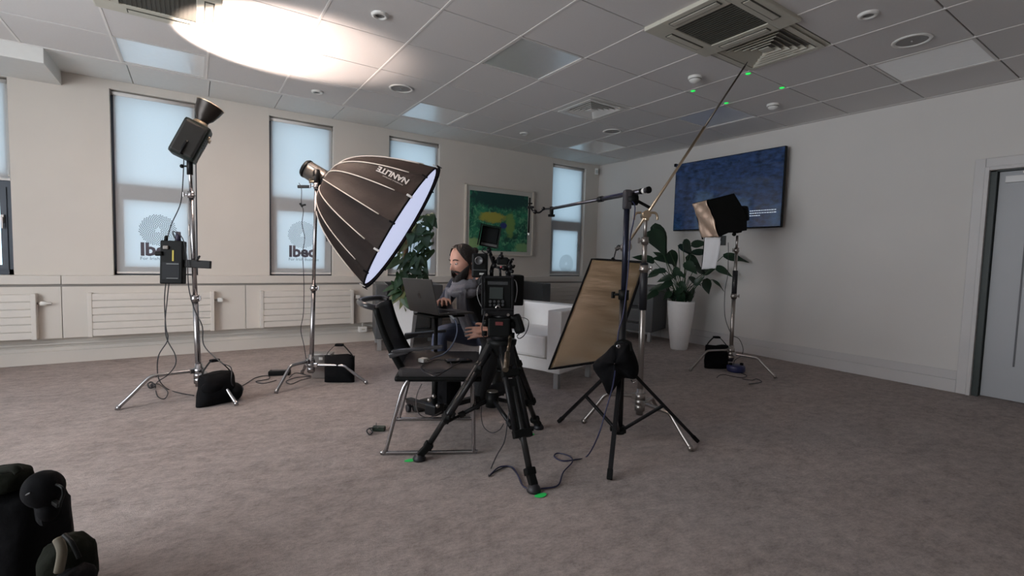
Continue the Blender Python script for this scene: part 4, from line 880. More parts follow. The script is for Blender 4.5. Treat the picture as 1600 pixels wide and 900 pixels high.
M_lea = mat('white_leather', (.84, .82, .80), .5, var=.03, bump=.1, bscale=150)
M_dl = mat('charcoal_leather', (.055, .06, .065), .42, var=.08, bump=.1, bscale=150)
M_alu = mat('satin_aluminium', (.42, .42, .42), .4, metal=.6)
f1 = V((-.94, -.337, 0))
armchair(V((2.46, 2.97, 0)), f1, .86, .66, M_lea, M_alu, 'white leather armchair between the film camera and the gold reflector')
armchair(V((5.02, 4.19, 0)), V((-.93, -.36, 0)), .82, .66, M_dl, M_alu, 'charcoal armchair standing beside the round white planter', group='charcoal armchairs', hz=.74)
armchair(V((4.0, 5.07, 0)), V((-.1, -.995, 0)), .80, .66, M_dl, M_alu, 'charcoal armchair whose back shows over the white armchair', group='charcoal armchairs', hz=.74)
armchair(V((2.37, 4.98, 0)), V((-.25, -.97, 0)), .74, .62, M_dl, M_alu, 'charcoal armchair half hidden behind the laptop, beside the climbing plant', group='charcoal armchairs', hz=.74)
# ---------------------------------------------------------------- plants
M_pot = mat('white_glazed_planter', (.84, .82, .81), .4)
M_leaf = mat('dark_glossy_leaf', (.010, .034, .016), .45, var=.35, vscale=4)
M_leaf2 = mat('pothos_leaf', (.025, .065, .020), .45, var=.5, vscale=3)
M_leafy = mat('yellowing_leaf', (.16, .17, .06), .5, var=.3, vscale=5)
M_stem = mat('leaf_stalk', (.035, .075, .03), .5, var=.2)
M_soil = mat('potting_soil', (.03, .022, .016), .95, bump=.5, bscale=60)
def leaf_fn(base, tip, wd, up, droop=.25, fold=.18, heart=0.0, wav=.02):
    base, tip = V(base), V(tip); ax = tip - base; L = ax.length; a = ax.normalized(); sd = a.cross(up)
    if sd.length < 1e-3: sd = V((1, 0, 0))
    sd.normalize(); nn = sd.cross(a)
    def fn(u, v):
        w_ = math.sin(PI * min(1, v * .96 + .04) ** (.62 + heart * -.1)) ** .9 * wd * .5 * (1 - .25 * v)
        x = (u - .5) * 2
        return base + a * (L * (v - heart * .10 * abs(x) * (1 - v) * 2)) + sd * (x * w_) + nn * (-droop * L * v * v + droop * L * v * .5 + fold * abs(x) * w_ + wav * L * math.sin(v * 9 + x * 2) * abs(x))
    return fn
def leaf(parent, base, tip, wd, m, up=V((0, 0, 1)), **k):
    mb = MB(); mb.grid(leaf_fn(base, tip, wd, up, **k), 4, 8); return mb.build('leaf', m, parent)
rnd = random.Random(11)
pc = V((4.99, 3.74, 0))
t = thing('potted_lily', pc, 'broad leaved dark green plant in a tall round white planter by the television wall', 'plant')
mb = MB(); mb.lathe([(0, .0), (.092, 0), (.100, .01), (.125, .20), (.150, .42), (.160, .56), (.163, .60), (.152, .60), (.149, .56), (.0, .55)], pc, n=40); mb.build('planter', M_pot, t)
mb = MB(); mb.lathe([(0, .575), (.08, .572), (.148, .562)], pc, n=24); mb.build('soil', M_soil, t)
def PL(x, y, d=0):
    D = 5.85 + d
    while P(x, y, D).x > 5.46: D -= .03
    return P(x, y, D)
spec = [  # base px, tip px, width m, depth shift
    ((1016, 360), (1040, 398), .26, -.05), ((1019, 352), (1046, 402), .24, -.02), ((1050, 408), (1019, 402), .14, .1), ((1046, 392), (1058, 420), .15, 0), ((1060, 383), (1086, 402), .15, .05), ((1067, 378), (1083, 396), .16, -.1),
    ((1080, 383), (1110, 379), .12, .1), ((1080, 396), (1118, 392), .10, 0), ((1022, 408), (988, 400), .13, .1), ((1030, 423), (1010, 434), .10, 0), ((1040, 422), (1013, 428), .09, -.1), ((1052, 432), (1025, 440), .10, -.05),
    ((1050, 440), (1028, 452), .10, 0), ((1040, 447), (1012, 454), .11, .1), ((1070, 410), (1090, 428), .14, -.1), ((1060, 418), (1050, 436), .10, -.12), ((1073, 400), (1096, 418), .13, .1), ((1085, 420), (1108, 428), .12, 0),
    ((1098, 428), (1121, 417), .10, .1), ((1101, 436), (1109, 461), .13, -.05), ((1113, 437), (1133, 454), .06, 0), ((1076, 435), (1098, 446), .10, -.1), ((1062, 440), (1075, 456), .08, -.1), ((1048, 455), (1036, 470), .08, -.12),
    ((1085, 445), (1100, 432), .09, -.1), ((1040, 405), (1020, 392), .10, .15), ((1056, 425), (1072, 434), .09, -.15), ((1066, 450), (1052, 462), .08, -.15), ((1028, 455), (1004, 470), .09, .1), ((1130, 400), (1172, 408), .13, -.15), ((1118, 417), (1146, 432), .10, -.1)]
for k, ((bx_, by), (tx, ty), wd, dd) in enumerate(spec):
    b_ = PL(bx_, by, dd - .03); t_ = PL(tx, ty, dd + (.08 if k % 2 else -.10))
    o = leaf(t, b_, t_, wd, M_leaf, up=(-CF + V((0, 0, .6)) + CR * rnd.uniform(-.5, .5)).normalized(), droop=.12 + .1 * rnd.random(), fold=.2)
    r0 = pc + V((rnd.uniform(-.07, .07), rnd.uniform(-.07, .07), .56)); mb = MB(); mid = r0.lerp(b_, .55) + V((0, 0, .05)); mb.curve([r0, mid, b_], .0045, n=5, res=5); mb.build('leaf_stalk', M_stem, t)
for k in range(26):
    a = rnd.uniform(0, 2 * PI); L = rnd.uniform(.12, .30); r0 = pc + V((math.cos(a) * .06, math.sin(a) * .06, .56)); tp = r0 + V((math.cos(a) * L * .6, math.sin(a) * L * .6, L * rnd.uniform(.5, 1)))
    leaf(t, r0.lerp(tp, .35), tp, rnd.uniform(.05, .09), M_leaf, up=V((math.cos(a), math.sin(a), .8)), droop=.2)
# climbing plant in tall square planter behind the chair
qc = V((1.80, 4.74, 0)); t = thing('climbing_plant', qc, 'tall climbing plant in a tapered white planter between softbox and laptop', 'plant')
Tq = Matrix.Translation(qc) @ Matrix.Rotation(-.55, 4, 'Z')
mb = MB(Tq); a, b = .085, .15; zt = .62
vs = [(sx_ * h, sy * h, z) for (h, z) in ((a, 0), (b, zt), (b - .012, zt), (b - .03, zt - .06)) for sx_, sy in ((-1, -1), (1, -1), (1, 1), (-1, 1))]
fs = [(0, 3, 2, 1)] + [(r * 4 + k, r * 4 + (k + 1) % 4, (r + 1) * 4 + (k + 1) % 4, (r + 1) * 4 + k) for r in range(3) for k in range(4)] + [(12, 13, 14, 15)]
mb._add(vs, fs); mb.build('planter', M_pot, t)
mb = MB(); mb.cyl(qc + V((0, 0, .56)), qc + V((.05, .0, 1.48)), .028, .022, n=12); mb.build('moss_pole', mat('moss_pole_brown', (.06, .04, .022), .95, bump=.8, bscale=50), t)
def QL(x, y, d=0): return P(x, y, 4.78 + d)
L2 = []
for k in range(78):
    s_ = rnd.random(); y = 335 + s_ * 135
    cx = 664 - 32 * s_ + rnd.uniform(-1, 1) * (12 + 12 * math.sin(PI * min(1, s_ * 1.1)) + (6 if s_ > .75 else 0)); L2.append((cx, y, rnd.uniform(-.14, .14)))
hand = [((666, 337), (668, 345), .09), ((662, 347), (678, 358), .08), ((655, 362), (676, 364), .10), ((660, 355), (650, 372), .10), ((640, 368), (650, 378), .10), ((655, 385), (661, 395), .12), ((655, 403), (666, 415), .06), ((618, 408), (595, 424), .10), ((625, 405), (608, 420), .10), ((615, 448), (596, 456), .06), ((622, 452), (603, 463), .06), ((646, 420), (660, 430), .12), ((664, 370), (668, 388), .12)]
for (b_, t_, wd) in hand: leaf(t, QL(*b_, -.1), QL(*t_, -.12), wd, M_leaf2, up=(-CF + V((0, 0, .5))), heart=1, droop=.15)
for (cx, y, d) in L2:
    a = rnd.uniform(-.9, .9); L = rnd.uniform(.09, .15); b_ = QL(cx, y, d); dirv = (CR * math.sin(a) * .9 - V((0, 0, 1)) * (.55 + .3 * rnd.random()) - CF * rnd.uniform(.1, .6)).normalized()
    leaf(t, b_, b_ + dirv * L, L * rnd.uniform(.6, .85), M_leafy if (y > 440 and rnd.random() < .35) else M_leaf2, up=(-CF * .8 + V((0, 0, .6)) + CR * rnd.uniform(-.6, .6)), heart=1, droop=rnd.uniform(.05, .3))
for k in range(6):
    b_ = qc + V((rnd.uniform(-.08, .08), rnd.uniform(-.08, .08), .56)); mb = MB(); e_ = QL(655 + rnd.uniform(-14, 16), 350 + k * 15, rnd.uniform(-.1, .1)); mb.curve([b_, b_.lerp(e_, .5) + V((rnd.uniform(-.05, .05), 0, 0)), e_], .004, n=5, res=5); mb.build('vine', M_stem, t)
for k in range(22):
    a = rnd.uniform(0, 2 * PI); r0 = qc + V((math.cos(a) * .08, math.sin(a) * .08, .60)); tp = r0 + V((math.cos(a) * .12, math.sin(a) * .12, rnd.uniform(-.04, .12)))
    leaf(t, r0, tp, .07, M_leafy if k % 3 == 0 else M_leaf2, up=V((math.cos(a) * .3, math.sin(a) * .3, 1)), heart=1, droop=.3)
# ---------------------------------------------------------------- film camera on tripod
FH = V((CF.x, CF.y, 0)).normalized(); RH = V((FH.y, -FH.x, 0))
def pbox(mb, x0, y0, x1, y1, D, th, bev=.004, roll=0, yaw=0):
    """box whose front face spans these pixels at distance D, upright, th deep away from the viewer"""
    R = Matrix((RH, FH, V((0, 0, 1)))).transposed() @ Matrix.Rotation(yaw, 3, 'Z') @ Matrix.Rotation(roll, 3, 'Y')
    c = P((x0 + x1) / 2, (y0 + y1) / 2, D) + R @ V((0, th / 2, 0))
    mb.box(((x1 - x0) / FPX * D, th, (y1 - y0) / FPX * D), None, R=R, c=c, bev=bev); return mb
DT = 2.56; TC = V((1.37, 2.145, 0)); APX = P(780, 541, DT)
t = thing('camera_tripod', TC, 'black twin tube camera tripod with mid level spreader and a fluid head', 'tripod')
tf = [FL(655, 719), FL(834, 768), V((1.80, 2.36, 0))]
hubs = P(769, 622, 2.6)
for i, f in enumerate(tf):
    d = (V(f) - TC); d.z = 0; d.normalize(); sd = V((-d.y, d.x, 0)); a = V((TC.x, TC.y, APX.z)) + d * .055; f = V(f)
    mb = MB(); mb.obox(a + V((0, 0, .02)), a.lerp(f, .14), .075, .03, up=d, bev=.006); lg = mb.build('leg', M_blackm, t)
    for s_ in (-1, 1):
        mb = MB(); mb.cyl(a.lerp(f, .05) + sd * .030 * s_, a.lerp(f, .62) + sd * .034 * s_, .0145, n=12); mb.build('outer_tube', M_blackm, lg)
    mb = MB(); mb.cyl(a.lerp(f, .30), a.lerp(f, .90), .0155, n=12); mb.build('inner_tube', mat('grey_anodised_tube', (.018, .018, .018), .35, metal=.3), lg)
    for (q, w_) in ((.17, .095), (.60, .098)):
        m = a.lerp(f, q); mb = MB(); mb.obox(m, a.lerp(f, q + .055), w_, .034, up=d, bev=.006); mb.obox(m + sd * .045, m + sd * .062 + d * .01, .02, .02, bev=.004); mb.build('leg_bracket', M_black, lg)
    if i != 1:
        mb = MB(); mb.obox(a.lerp(f, .17) + d * .018, a.lerp(f, .30) + d * .018, .022, .006, up=d, bev=.002); mb.build('steel_lever', M_steel, lg)
    else:
        mb = MB(); mb.obox(a.lerp(f, .24), a.lerp(f, .60), .052, .022, up=d, bev=.006); mb.build('centre_stay', M_black, lg)
    m = a.lerp(f, .88); mb = MB(); mb.obox(m, f + V((0, 0, .025)), .038, .034, up=d, bev=.006); mb.obox(m - (f - a) * .03, m + (f - a) * .02, .05, .045, up=d, bev=.008); mb.build('foot_clamp', M_black, lg)
    mb = MB(); mb.lathe([(0, 0), (.032, 0), (.034, .010), (.028, .022), (.016, .036), (0, .038)], f + V((0, 0, .001)), n=18); mb.build('rubber_foot', M_rub, lg)
    q = a.lerp(f, .70); mb = MB(); hd = hubs + (q - hubs).normalized() * .03; mb.cyl(hd, hd.lerp(q, .55), .0115, n=10); mb.cyl(hd.lerp(q, .50), q, .0075, n=10); mb.cyl(hd.lerp(q, .5), hd.lerp(q, .62), .017, n=10); mb.build('spreader_arm', M_blackm, t)
mb = MB(); mb.cyl(hubs - V((0, 0, .045)), hubs + V((0, 0, .035)), .036, n=20); mb.build('spreader_hub', M_black, t)
mb = MB(); mb.cyl(hubs + V((0, 0, .035)), hubs + V((0, 0, .040)), .030, n=20); mb.build('hub_disc', M_steel, t)
ac = V((TC.x, TC.y, APX.z)); mb = MB(); mb.lathe([(0, -.06), (.03, -.055), (.055, -.02), (.078, .012), (.082, .035), (.05, .04), (0, .04)], ac, n=28); mb.build('bowl', M_black, t)
mb = MB(); mb.cyl(ac - V((0, 0, .13)), ac - V((0, 0, .05)), .019, n=14); mb.cyl(ac - V((0, 0, .14)), ac - V((0, 0, .125)), .026, n=14); mb.build('bowl_knob', M_black, t)
mb = MB(); mb.lathe([(0, .0), (.052, .0), (.06, .02), (.056, .05), (.048, .09), (.052, .13), (.05, .155), (0, .16)], ac + V((0, 0, .03)), n=28); hd = mb.build('fluid_head', M_blackm, t)
mb = MB(); pbox(mb, 762, 497, 797, 527, DT - .07, .12, .01); mb.build('head_housing', M_black, t)
mb = MB(); pbox(mb, 774, 503, 786, 508.5, DT - .075, .004, .001); mb.build('red_badge', mat('dull_red', (.12, .02, .02), .5), t)
for (x, y, r_) in ((759, 505, .018), (800, 507, .02), (757, 521, .014), (800, 524, .015)):
    mb = MB(); c = P(x, y, DT - .03); mb.cyl(c - RH * .014, c + RH * .014, r_, n=16); mb.build('drag_knob', M_black, t)
mb = MB(); mb.cyl(P(797, 524, DT - .05), P(797, 531, DT - .09), .010, n=10); mb.cyl(P(797, 530, DT - .10), P(793, 553, DT - .22), .0085, n=12); mb.cyl(P(793, 552, DT - .22), P(790, 578, DT - .34), .0135, n=14); mb.build('pan_handle', mat('dark_bronze_grip', (.06, .045, .03), .35, metal=.3), t)
for (x, y, q, sz) in ((641, 720, 'at the front left tripod foot', .055), (845, 775, 'at the nearest tripod foot', .055), (829, 680, 'behind the rear tripod leg', .05)):
    c = FL(x, y); mb = MB(); mb._add([c + V((sz * math.cos(a) * (1 + .2 * math.sin(3 * a)) * .6, sz * math.sin(a) * .35, .003)) for a in [k * PI / 4 for k in range(8)]] + [c + V((0, 0, .0045))], [(k, (k + 1) % 8, 8) for k in range(8)])
    tag(mb.build('tape_mark', M_green), 'green tape mark on the carpet ' + q, 'tape', 'green tape marks on the carpet')
CBc = P(778, 456, DT - .02)
t = thing('film_camera', ac + V((0, 0, .2)), 'black film camera rig with side controls, cage, cables and top mounted accessories', 'camera')
mb = MB(); pbox(mb, 756, 433, 800, 482, DT - .05, .13, .008); mb.build('camera_body', M_black, t)
mb = MB(); pbox(mb, 801, 430, 819, 478, DT + .02, .11, .01, yaw=.15); mb.build('battery', M_black, t)
mb = MB(); pbox(mb, 765, 449, 786, 467, DT - .055, .005, .001); mb.build('side_display', mat('dim_display', (.035, .042, .04), .3, spec=.3), t)
mb = MB(); pbox(mb, 762, 440, 794, 445, DT - .055, .005, .002); mb.build('name_strip', mat('strip_grey', (.035, .038, .04), .4), t)
for k in range(8):
    mb = MB(); c = P(766 + (k % 4) * 6.5, 471 + (k // 4) * 5.5, DT - .052); mb.cyl(c, c - FH * .008, .0065 if k % 3 else .008, n=10); mb.build('button', mat('button_grey', (.045, .047, .05), .4), t)
mb = MB(); c = P(778, 481, DT - .055); mb.lathe([(.008, 0), (.014, 0), (.014, .008), (.008, .008)], c, -FH, n=16); mb.build('control_dial', M_steel, t)
mb = MB()
for (a_, b_) in (((754, 433), (754, 483)), ((801, 433), (801, 483)), ((754, 433), (801, 433)), ((754, 483), (801, 483))): mb.obox(P(*a_, DT - .07), P(*b_, DT - .07), .012, .012, bev=.003)
mb.build('cage', M_blackm, t)
mb = MB(); pbox(mb, 752, 484, 803, 494, DT - .06, .24, .006); mb.build('base_plate', M_blackm, t)
for s_ in (760, 794):
    mb = MB(); mb.cyl(P(s_, 492, DT - .10), P(s_, 492, DT + .26), .0075, n=12); mb.build('support_rod', M_steel, t)
mb = MB(); mb.lathe([(0, 0), (.048, 0), (.052, .03), (.046, .05), (.050, .10), (.058, .14), (.060, .17), (.05, .17), (0, .15)], P(779, 458, DT + .08), FH, n=28); mb.build('lens', M_black, t)
# top handle and clutter
def T_(x, y, d=0): return P(x, y, DT + d)
mb = MB(); mb.curve([T_(768, 432), T_(769, 418), T_(776, 408), T_(790, 406), T_(800, 411)], .011, n=8, res=5); mb.obox(T_(793, 432), T_(794, 408), .018, .022, bev=.004); mb.build('top_handle', M_blackm, t)
mb = MB(); pbox(mb, 776, 402, 794, 414, DT - .03, .06, .008); mb.build('handle_grip', M_black, t)
for (x, y, r_) in ((772, 415, .014), (783, 401, .014), (797, 417, .016), (793, 426, .013), (768, 424, .012), (788, 419, .015), (800, 424, .011)):
    mb = MB(); mb.ball(T_(x, y, -.03), r_, seg=12, rings=8); mb.build('clamp_joint', M_blackm, t)
for (a_, b_) in (((765, 397), (772, 416)), ((772, 416), (786, 420)), ((786, 420), (797, 418)), ((797, 418), (796, 432)), ((781, 418), (782, 432)), ((783, 402), (784, 394))):
    mb = MB(); mb.cyl(T_(*a_, -.03), T_(*b_, -.03), .0065, n=8); mb.build('accessory_arm', M_blackm, t)
mb = MB(); mb.curve([T_(803, 405, -.02), T_(799, 406, -.02), T_(795.5, 411, -.02), T_(797, 416, -.02), T_(802, 418, -.02), T_(804, 414, -.02)], .006, n=8, res=5); mb.build('cable_hook', M_blackm, t)
mb = MB(); mb.ball(T_(783, 417, -.06), .006); mb.build('red_button', mat('pink_red_button', (.35, .08, .09), .4), t)
mb = MB(); pbox(mb, 737, 396, 761, 434, DT - .06, .10, .01); mb.build('viewfinder_box', M_black, t)
mb = MB(); c = P(748.5, 407, DT - .065); mb.lathe([(.0, 0), (.013, .001), (.016, .006), (.019, .010), (.022, .004), (.022, -.004)], c, -FH, n=22); mb.build('eyecup', mat('eyecup_grey', (.09, .09, .095), .35), t)
mb = MB(); pbox(mb, 749, 426.5, 756, 429.5, DT - .064, .004, .001); mb.build('pale_label', mat('label_pale2', (.40, .40, .38), .5), t)
mb = MB(); pbox(mb, 739, 421, 760, 423, DT - .066, .006, .001); mb.build('seam_strip', mat('strip_grey', (.035, .038, .04), .4), t)
# monitor with hood, tilted
mt = thing('camera_monitor', T_(766, 393), 'small hooded monitor tilted on an arm above the film camera', 'monitor')
mb = MB(); pbox(mb, 751, 354, 779, 386, DT + .0, .035, .004, roll=-.16 * -1); mb.build('monitor_case', M_black, mt)
Rm = Matrix((RH, FH, V((0, 0, 1)))).transposed() @ Matrix.Rotation(.16, 3, 'Y'); cm = P(765, 370, DT)
for (sz, off) in (((.108, .05, .003), (0, -.025, .057)), ((.003, .05, .108), (-.053, -.025, 0)), ((.003, .05, .108), (.053, -.025, 0))):
    mb = MB(); mb.box(sz, None, R=Rm, c=cm + Rm @ V(off)); mb.build('hood_panel', M_black, mt)
mb = MB(); mb.box((.082, .004, .07), None, R=Rm, c=cm + Rm @ V((0, -.003, .008))); mb.build('monitor_screen', mat('dark_screen', (.006, .008, .009), .4, spec=.2), mt)
mb = MB(); mb.box((.085, .004, .012), None, R=Rm, c=cm + Rm @ V((0.005, -.004, -.042))); mb.build('button_row', mat('strip_grey2', (.08, .08, .08), .4), mt)
mb = MB(); mb.cyl(T_(763, 387), T_(768, 400), .008, n=10); mb.ball(T_(764, 391), .014); mb.ball(T_(770, 404), .013); mb.build('monitor_arm', M_blackm, mt)
mb = MB(); mb.curve([T_(757, 388, -.02), T_(753, 392, -.03), T_(760, 396, -.03), T_(767, 393, -.02)], .003, n=6); mb.build('monitor_wire', M_rub, mt)
# hand grip with strap on the right
gp = thing('camera_hand_grip', T_(806, 505), 'black hand grip with looped strap on the right of the tripod head', 'grip')
mb = MB(); R_ = frame_axes((P(812, 520, DT) - P(803, 492, DT)).normalized()); mb.box((.05, .055, .105), None, R=R_, c=P(809, 506, DT - .02), bev=.018); mb.build('grip_body', M_black, gp)
mb = MB(); pts = smooth([T_(811, 496, -.03), T_(820, 497, -.03), T_(826, 502, -.03), T_(824, 515, -.03), T_(818, 525, -.03), T_(811, 529, -.03), T_(808, 525, -.03), T_(812, 521, -.03)], 5)
vs = []; fs = []
for p in pts:
    for (a, b) in ((-.011, -.0015), (.011, -.0015), (.011, .0015), (-.011, .0015)): vs.append(p + FH * a + RH * b)
for i in range(len(pts) - 1):
    for k in range(4): fs.append((i * 4 + k, i * 4 + (k + 1) % 4, i * 4 + 4 + (k + 1) % 4, i * 4 + 4 + k))
mb._add(vs, fs); mb.build('wrist_strap', M_fab, gp)
mb = MB(); mb.cyl(T_(797, 500), T_(806, 506), .012, n=12); mb.ball(T_(801, 511, -.03), .010); mb.build('rosette_arm', M_steel, gp)
for k, pts in enumerate([[T_(757, 440, -.06), T_(748, 447, -.06), T_(746, 462, -.06), T_(752, 478, -.06), T_(760, 484, -.06)], [T_(762, 434, -.06), T_(757, 428, -.08), T_(750, 436, -.08), T_(749, 450, -.07), T_(757, 455, -.06)],
                         [T_(800, 436, -.05), T_(806, 440, -.06), T_(808, 455, -.06), T_(805, 472, -.05)], [T_(758, 486, -.07), T_(755, 500, -.08), T_(753, 515, -.07), T_(757, 530, -.05)]]):
    mb = MB(); mb.curve(pts, .0028, n=6); mb.build('camera_wire', M_rub if k % 2 else mat('grey_wire', (.13, .13, .13), .5), t)
cable('tripod_cable', [P(790, 555, 2.5), P(793, 590, 2.45), P(796, 630, 2.42), P(793, 660, 2.4), P(788, 690, 2.4), P(776, 712, 2.42), P(766, 735, 2.43), FL(764, 744, .006), FL(775, 736, .006), FL(795, 729, .006), FL(808, 741, .006), FL(815, 757, .006), FL(825, 764, .006)], 'black cable hanging from the tripod head and snaking to the nearest foot', r=.0032)
cable('tripod_cable', [P(753, 632, 2.58), P(752, 650, 2.58), P(756, 667, 2.57), P(768, 676, 2.55), P(780, 672, 2.5), P(787, 662, 2.47)], 'thin dark cable drooping between the spreader hub and tripod leg', r=.0022)
# small connector on carpet
pk = FL(592, 673); t = thing('cable_adapter', pk, 'small dark cable adapter with curled leads on the carpet left of the chair', 'adapter')
mb = MB(); mb.box((.075, .04, .025), None, R=Matrix.Rotation(-.6, 3, 'Z'), c=pk + V((0, 0, .015)), bev=.005); mb.build('adapter_body', mat('dark_green_plastic', (.012, .025, .015), .5), t)
mb = MB(); mb.curve([pk + V((-.03, .0, .02)), FL(578, 669, .03), FL(573, 673, .01), FL(577, 679, .008), FL(582, 675, .015), FL(577, 669, .02)], .004, n=6); mb.curve([pk + V((.0, 0, .02)), FL(588, 668, .04), FL(588, 661, .05)], .0025, n=6); mb.build('curled_leads', M_rub, t)
# ---------------------------------------------------------------- chair
A = V((.837, 2.446, 0)); e_ = V((.885, -.466, 0)).normalized(); s_c = V((.466, .885, 0)).normalized()
def CH_(e, s, z): return A + e_ * e + s_c * s + V((0, 0, z))
t = thing('visitor_chair', CH_(.24, .27, 0), 'black armchair on chrome sled base, facing the tripod, cables on its seat', 'chair')
W = .54; r_ = .0105
for s_, nm in ((0, 'sled_rail'), (W, 'sled_rail')):
    mb = MB(); pts = [CH_(.12, s_ * .94 + .02, .40), CH_(.085, s_ * .97 + .01, .33), CH_(.012, s_, .035), CH_(.0, s_, .016), CH_(.02, s_, .0115), CH_(.46, s_, .0115), CH_(.478, s_, .016), CH_(.477, s_, .04), CH_(.465, s_ * .97 + .01, .36), CH_(.45, s_ * .94 + .02, .40)]
    mb.curve(pts, r_, n=10, res=4); mb.build(nm, M_chrome, t)
mb = MB(); mb.cyl(CH_(.12, .02, .40), CH_(.12, W - .02, .40), r_, n=10); mb.cyl(CH_(.45, .02, .40), CH_(.45, W - .02, .40), r_, n=10); mb.build('cross_bar', M_chrome, t)
def rbox(mb, pts_fn, nu, nv): mb.grid(pts_fn, nu, nv); return mb
Rc = Matrix((e_, s_c, V((0, 0, 1)))).transposed()
mb = MB(); mb.box((.45, .50, .055), None, R=Rc, c=CH_(.29, W / 2, .437), bev=.022); mb.build('seat', mat('dark_seat_fabric', (.030, .026, .027), .85, bump=.2, bscale=250), t)
mb = MB(); mb.box((.47, .51, .03), None, R=Rc, c=CH_(.28, W / 2, .405), bev=.014); mb.build('seat_shell', M_black, t)
M_mesh = mat('black_mesh_back', (.014, .014, .016), .55)
def back(u, v):
    x = (u - .5); z = .40 + .385 * v; e = .085 - .17 * v - .02 * math.sin(PI * v) + .10 * x * x * .9
    return CH_(e, W / 2 + x * (.40 + .06 * v), z)
mb = MB(); mb.grid(back, 12, 14); mb.build('backrest', M_mesh, t, solid=.022)
for s_ in (0, 1):
    mb = MB(); mb.tube([back(s_, k / 12) + e_ * .004 for k in range(13)], [.022 - .006 * k / 12 for k in range(13)], n=8); mb.build('back_frame', M_black, t)
mb = MB(); L_ = [back(0, 1), back(0, 1) - e_ * .05 + V((0, 0, .012)), CH_(-.165, W * .28, .80), CH_(-.185, W * .5, .80), CH_(-.165, W * .72, .80), back(1, 1) - e_ * .05 + V((0, 0, .012)), back(1, 1)]
mb.curve(L_, .016, n=10, res=5); mb.build('top_handle', mat('satin_black', (.03, .03, .033), .3), t)
for s_ in (-.005, W + .005):
    mb = MB(); mb.obox(CH_(.035, s_, .560), CH_(.30, s_, .588), .042, .016, bev=.006); mb.obox(CH_(.02, s_ * .96 + .01, .535), CH_(.12, s_, .566), .03, .028, bev=.008); mb.build('armrest', mat('satin_black', (.03, .03, .033), .3), t)
# things on the seat
c0 = P(661, 563, 2.78); c0.z = .468
def onseat(x, y, h=0.0): return FL(x, y, .467 + h)
ad = onseat(661, 566); tt = thing('white_adapter', ad, 'small white adapter block on the chair seat', 'adapter')
mb = MB(); mb.box((.045, .04, .022), None, R=Matrix.Rotation(.5, 3, 'Z'), c=ad + V((0, 0, .013)), bev=.004); mb.build('adapter_body', M_white, tt); mb = MB(); mb.box((.018, .02, .010), None, c=ad + V((.028, -.008, .012)), bev=.002); mb.build('adapter_plug', M_steel, tt)
cable('seat_cable', [onseat(659, 570, .004), onseat(662, 578, .004), onseat(675, 583, .004), onseat(695, 580, .004), onseat(706, 571, .006), onseat(700, 564, .008), onseat(685, 562, .006), onseat(670, 566, .006), onseat(658, 573, .006), onseat(662, 580, .010), onseat(680, 588, .01), onseat(695, 580, .008), onseat(712, 570, .006), onseat(720, 565, .006)], 'black cable coiled in loops on the chair seat', r=.003)
ph = onseat(716, 564, .004); R_ = Matrix.Rotation(-.2, 3, 'Z'); tt = thing('mobile_phone', ph, 'dark phone lying flat on the chair seat', 'phone')
mb = MB(); mb.box((.15, .075, .009), None, R=R_, c=ph + V((0, 0, .004)), bev=.003); mb.build('phone_case', M_black, tt); mb = MB(); mb.box((.14, .068, .001), None, R=R_, c=ph + V((0, 0, .009))); mb.build('phone_glass', mat('phone_glass', (.02, .02, .022), .08), tt)
cable('under_seat_cable', [P(659, 600, 2.75), P(652, 615, 2.78), P(650, 632, 2.8), P(656, 648, 2.82), P(672, 652, 2.84), P(690, 643, 2.9)], 'grey cable drooping beneath the chair seat', r=.003, m=mat('grey_cable2', (.09, .08, .08), .5))
# ---------------------------------------------------------------- laptop on rolling stand
Hn, Hf = P(686, 492, 2.82), P(640, 484, 3.12); hd_ = (Hf - Hn).normalized(); out_ = V((0, 0, 1)).cross(hd_).normalized()
if out_.x < 0: out_ = -out_
PB = Hn.lerp(Hf, .5) + out_ * .06; PB = V((P(681, 520, 3.02).x, P(681, 520, 3.02).y, 0))
t = thing('rolling_stand', PB, 'black wheeled stand under the laptop, its low beam showing beneath the chair', 'stand')
mb = MB(); mb.cyl(V((PB.x, PB.y, .09)), V((PB.x, PB.y, Hn.z - .045)), .013, n=14); mb.build('pole', M_blackm, t)
mb = MB(); mb.cyl(V((PB.x, PB.y, .09)), V((PB.x, PB.y, .40)), .019, n=14); c = V((PB.x, PB.y, .42)); mb.cyl(c, c - RH * .05, .007); mb.obox(c - RH * .05 - V((0, 0, .012)), c - RH * .05 + V((0, 0, .012)), .012, .02, bev=.003); mb.build('clamp', M_black, t)
mb = MB(); mc = V((PB.x, PB.y, Hn.z - .03)); Rl = Matrix((hd_, out_, hd_.cross(out_))).transposed(); mb.box((.26, .22, .012), None, R=Rl, c=Hn.lerp(Hf, .5) + out_ * .11 - V((0, 0, .022)), bev=.004); mb.obox(mc, Hn.lerp(Hf, .5) + out_ * .08 - V((0, 0, .03)), .05, .03, bev=.006); mb.build('tray', M_black, t)
hb = V((PB.x, PB.y, .10)); mb = MB(); mb.box((.09, .09, .07), None, R=Matrix.Rotation(.4, 3, 'Z'), c=hb, bev=.01)
mb.build('base_block', M_blackm, t)
for k, (x, y) in enumerate(((638, 644), (706, 656), (745, 640), (690, 618))):
    f = FL(x, y); fe = V((f.x, f.y, .085)); mb = MB(); mb.obox(hb, fe, .045, .032, bev=.004); mb.build('base_beam', M_blackm, t)
    mb = MB(); mb.cyl(V((f.x, f.y, .07)), V((f.x, f.y, .05)), .012); mb.cyl(V((f.x - .012, f.y, .027)), V((f.x + .012, f.y, .027)), .026, n=18); mb.obox(V((f.x, f.y, .065)), V((f.x + .02, f.y, .035)), .03, .012, bev=.003); mb.build('caster', M_rub, t)
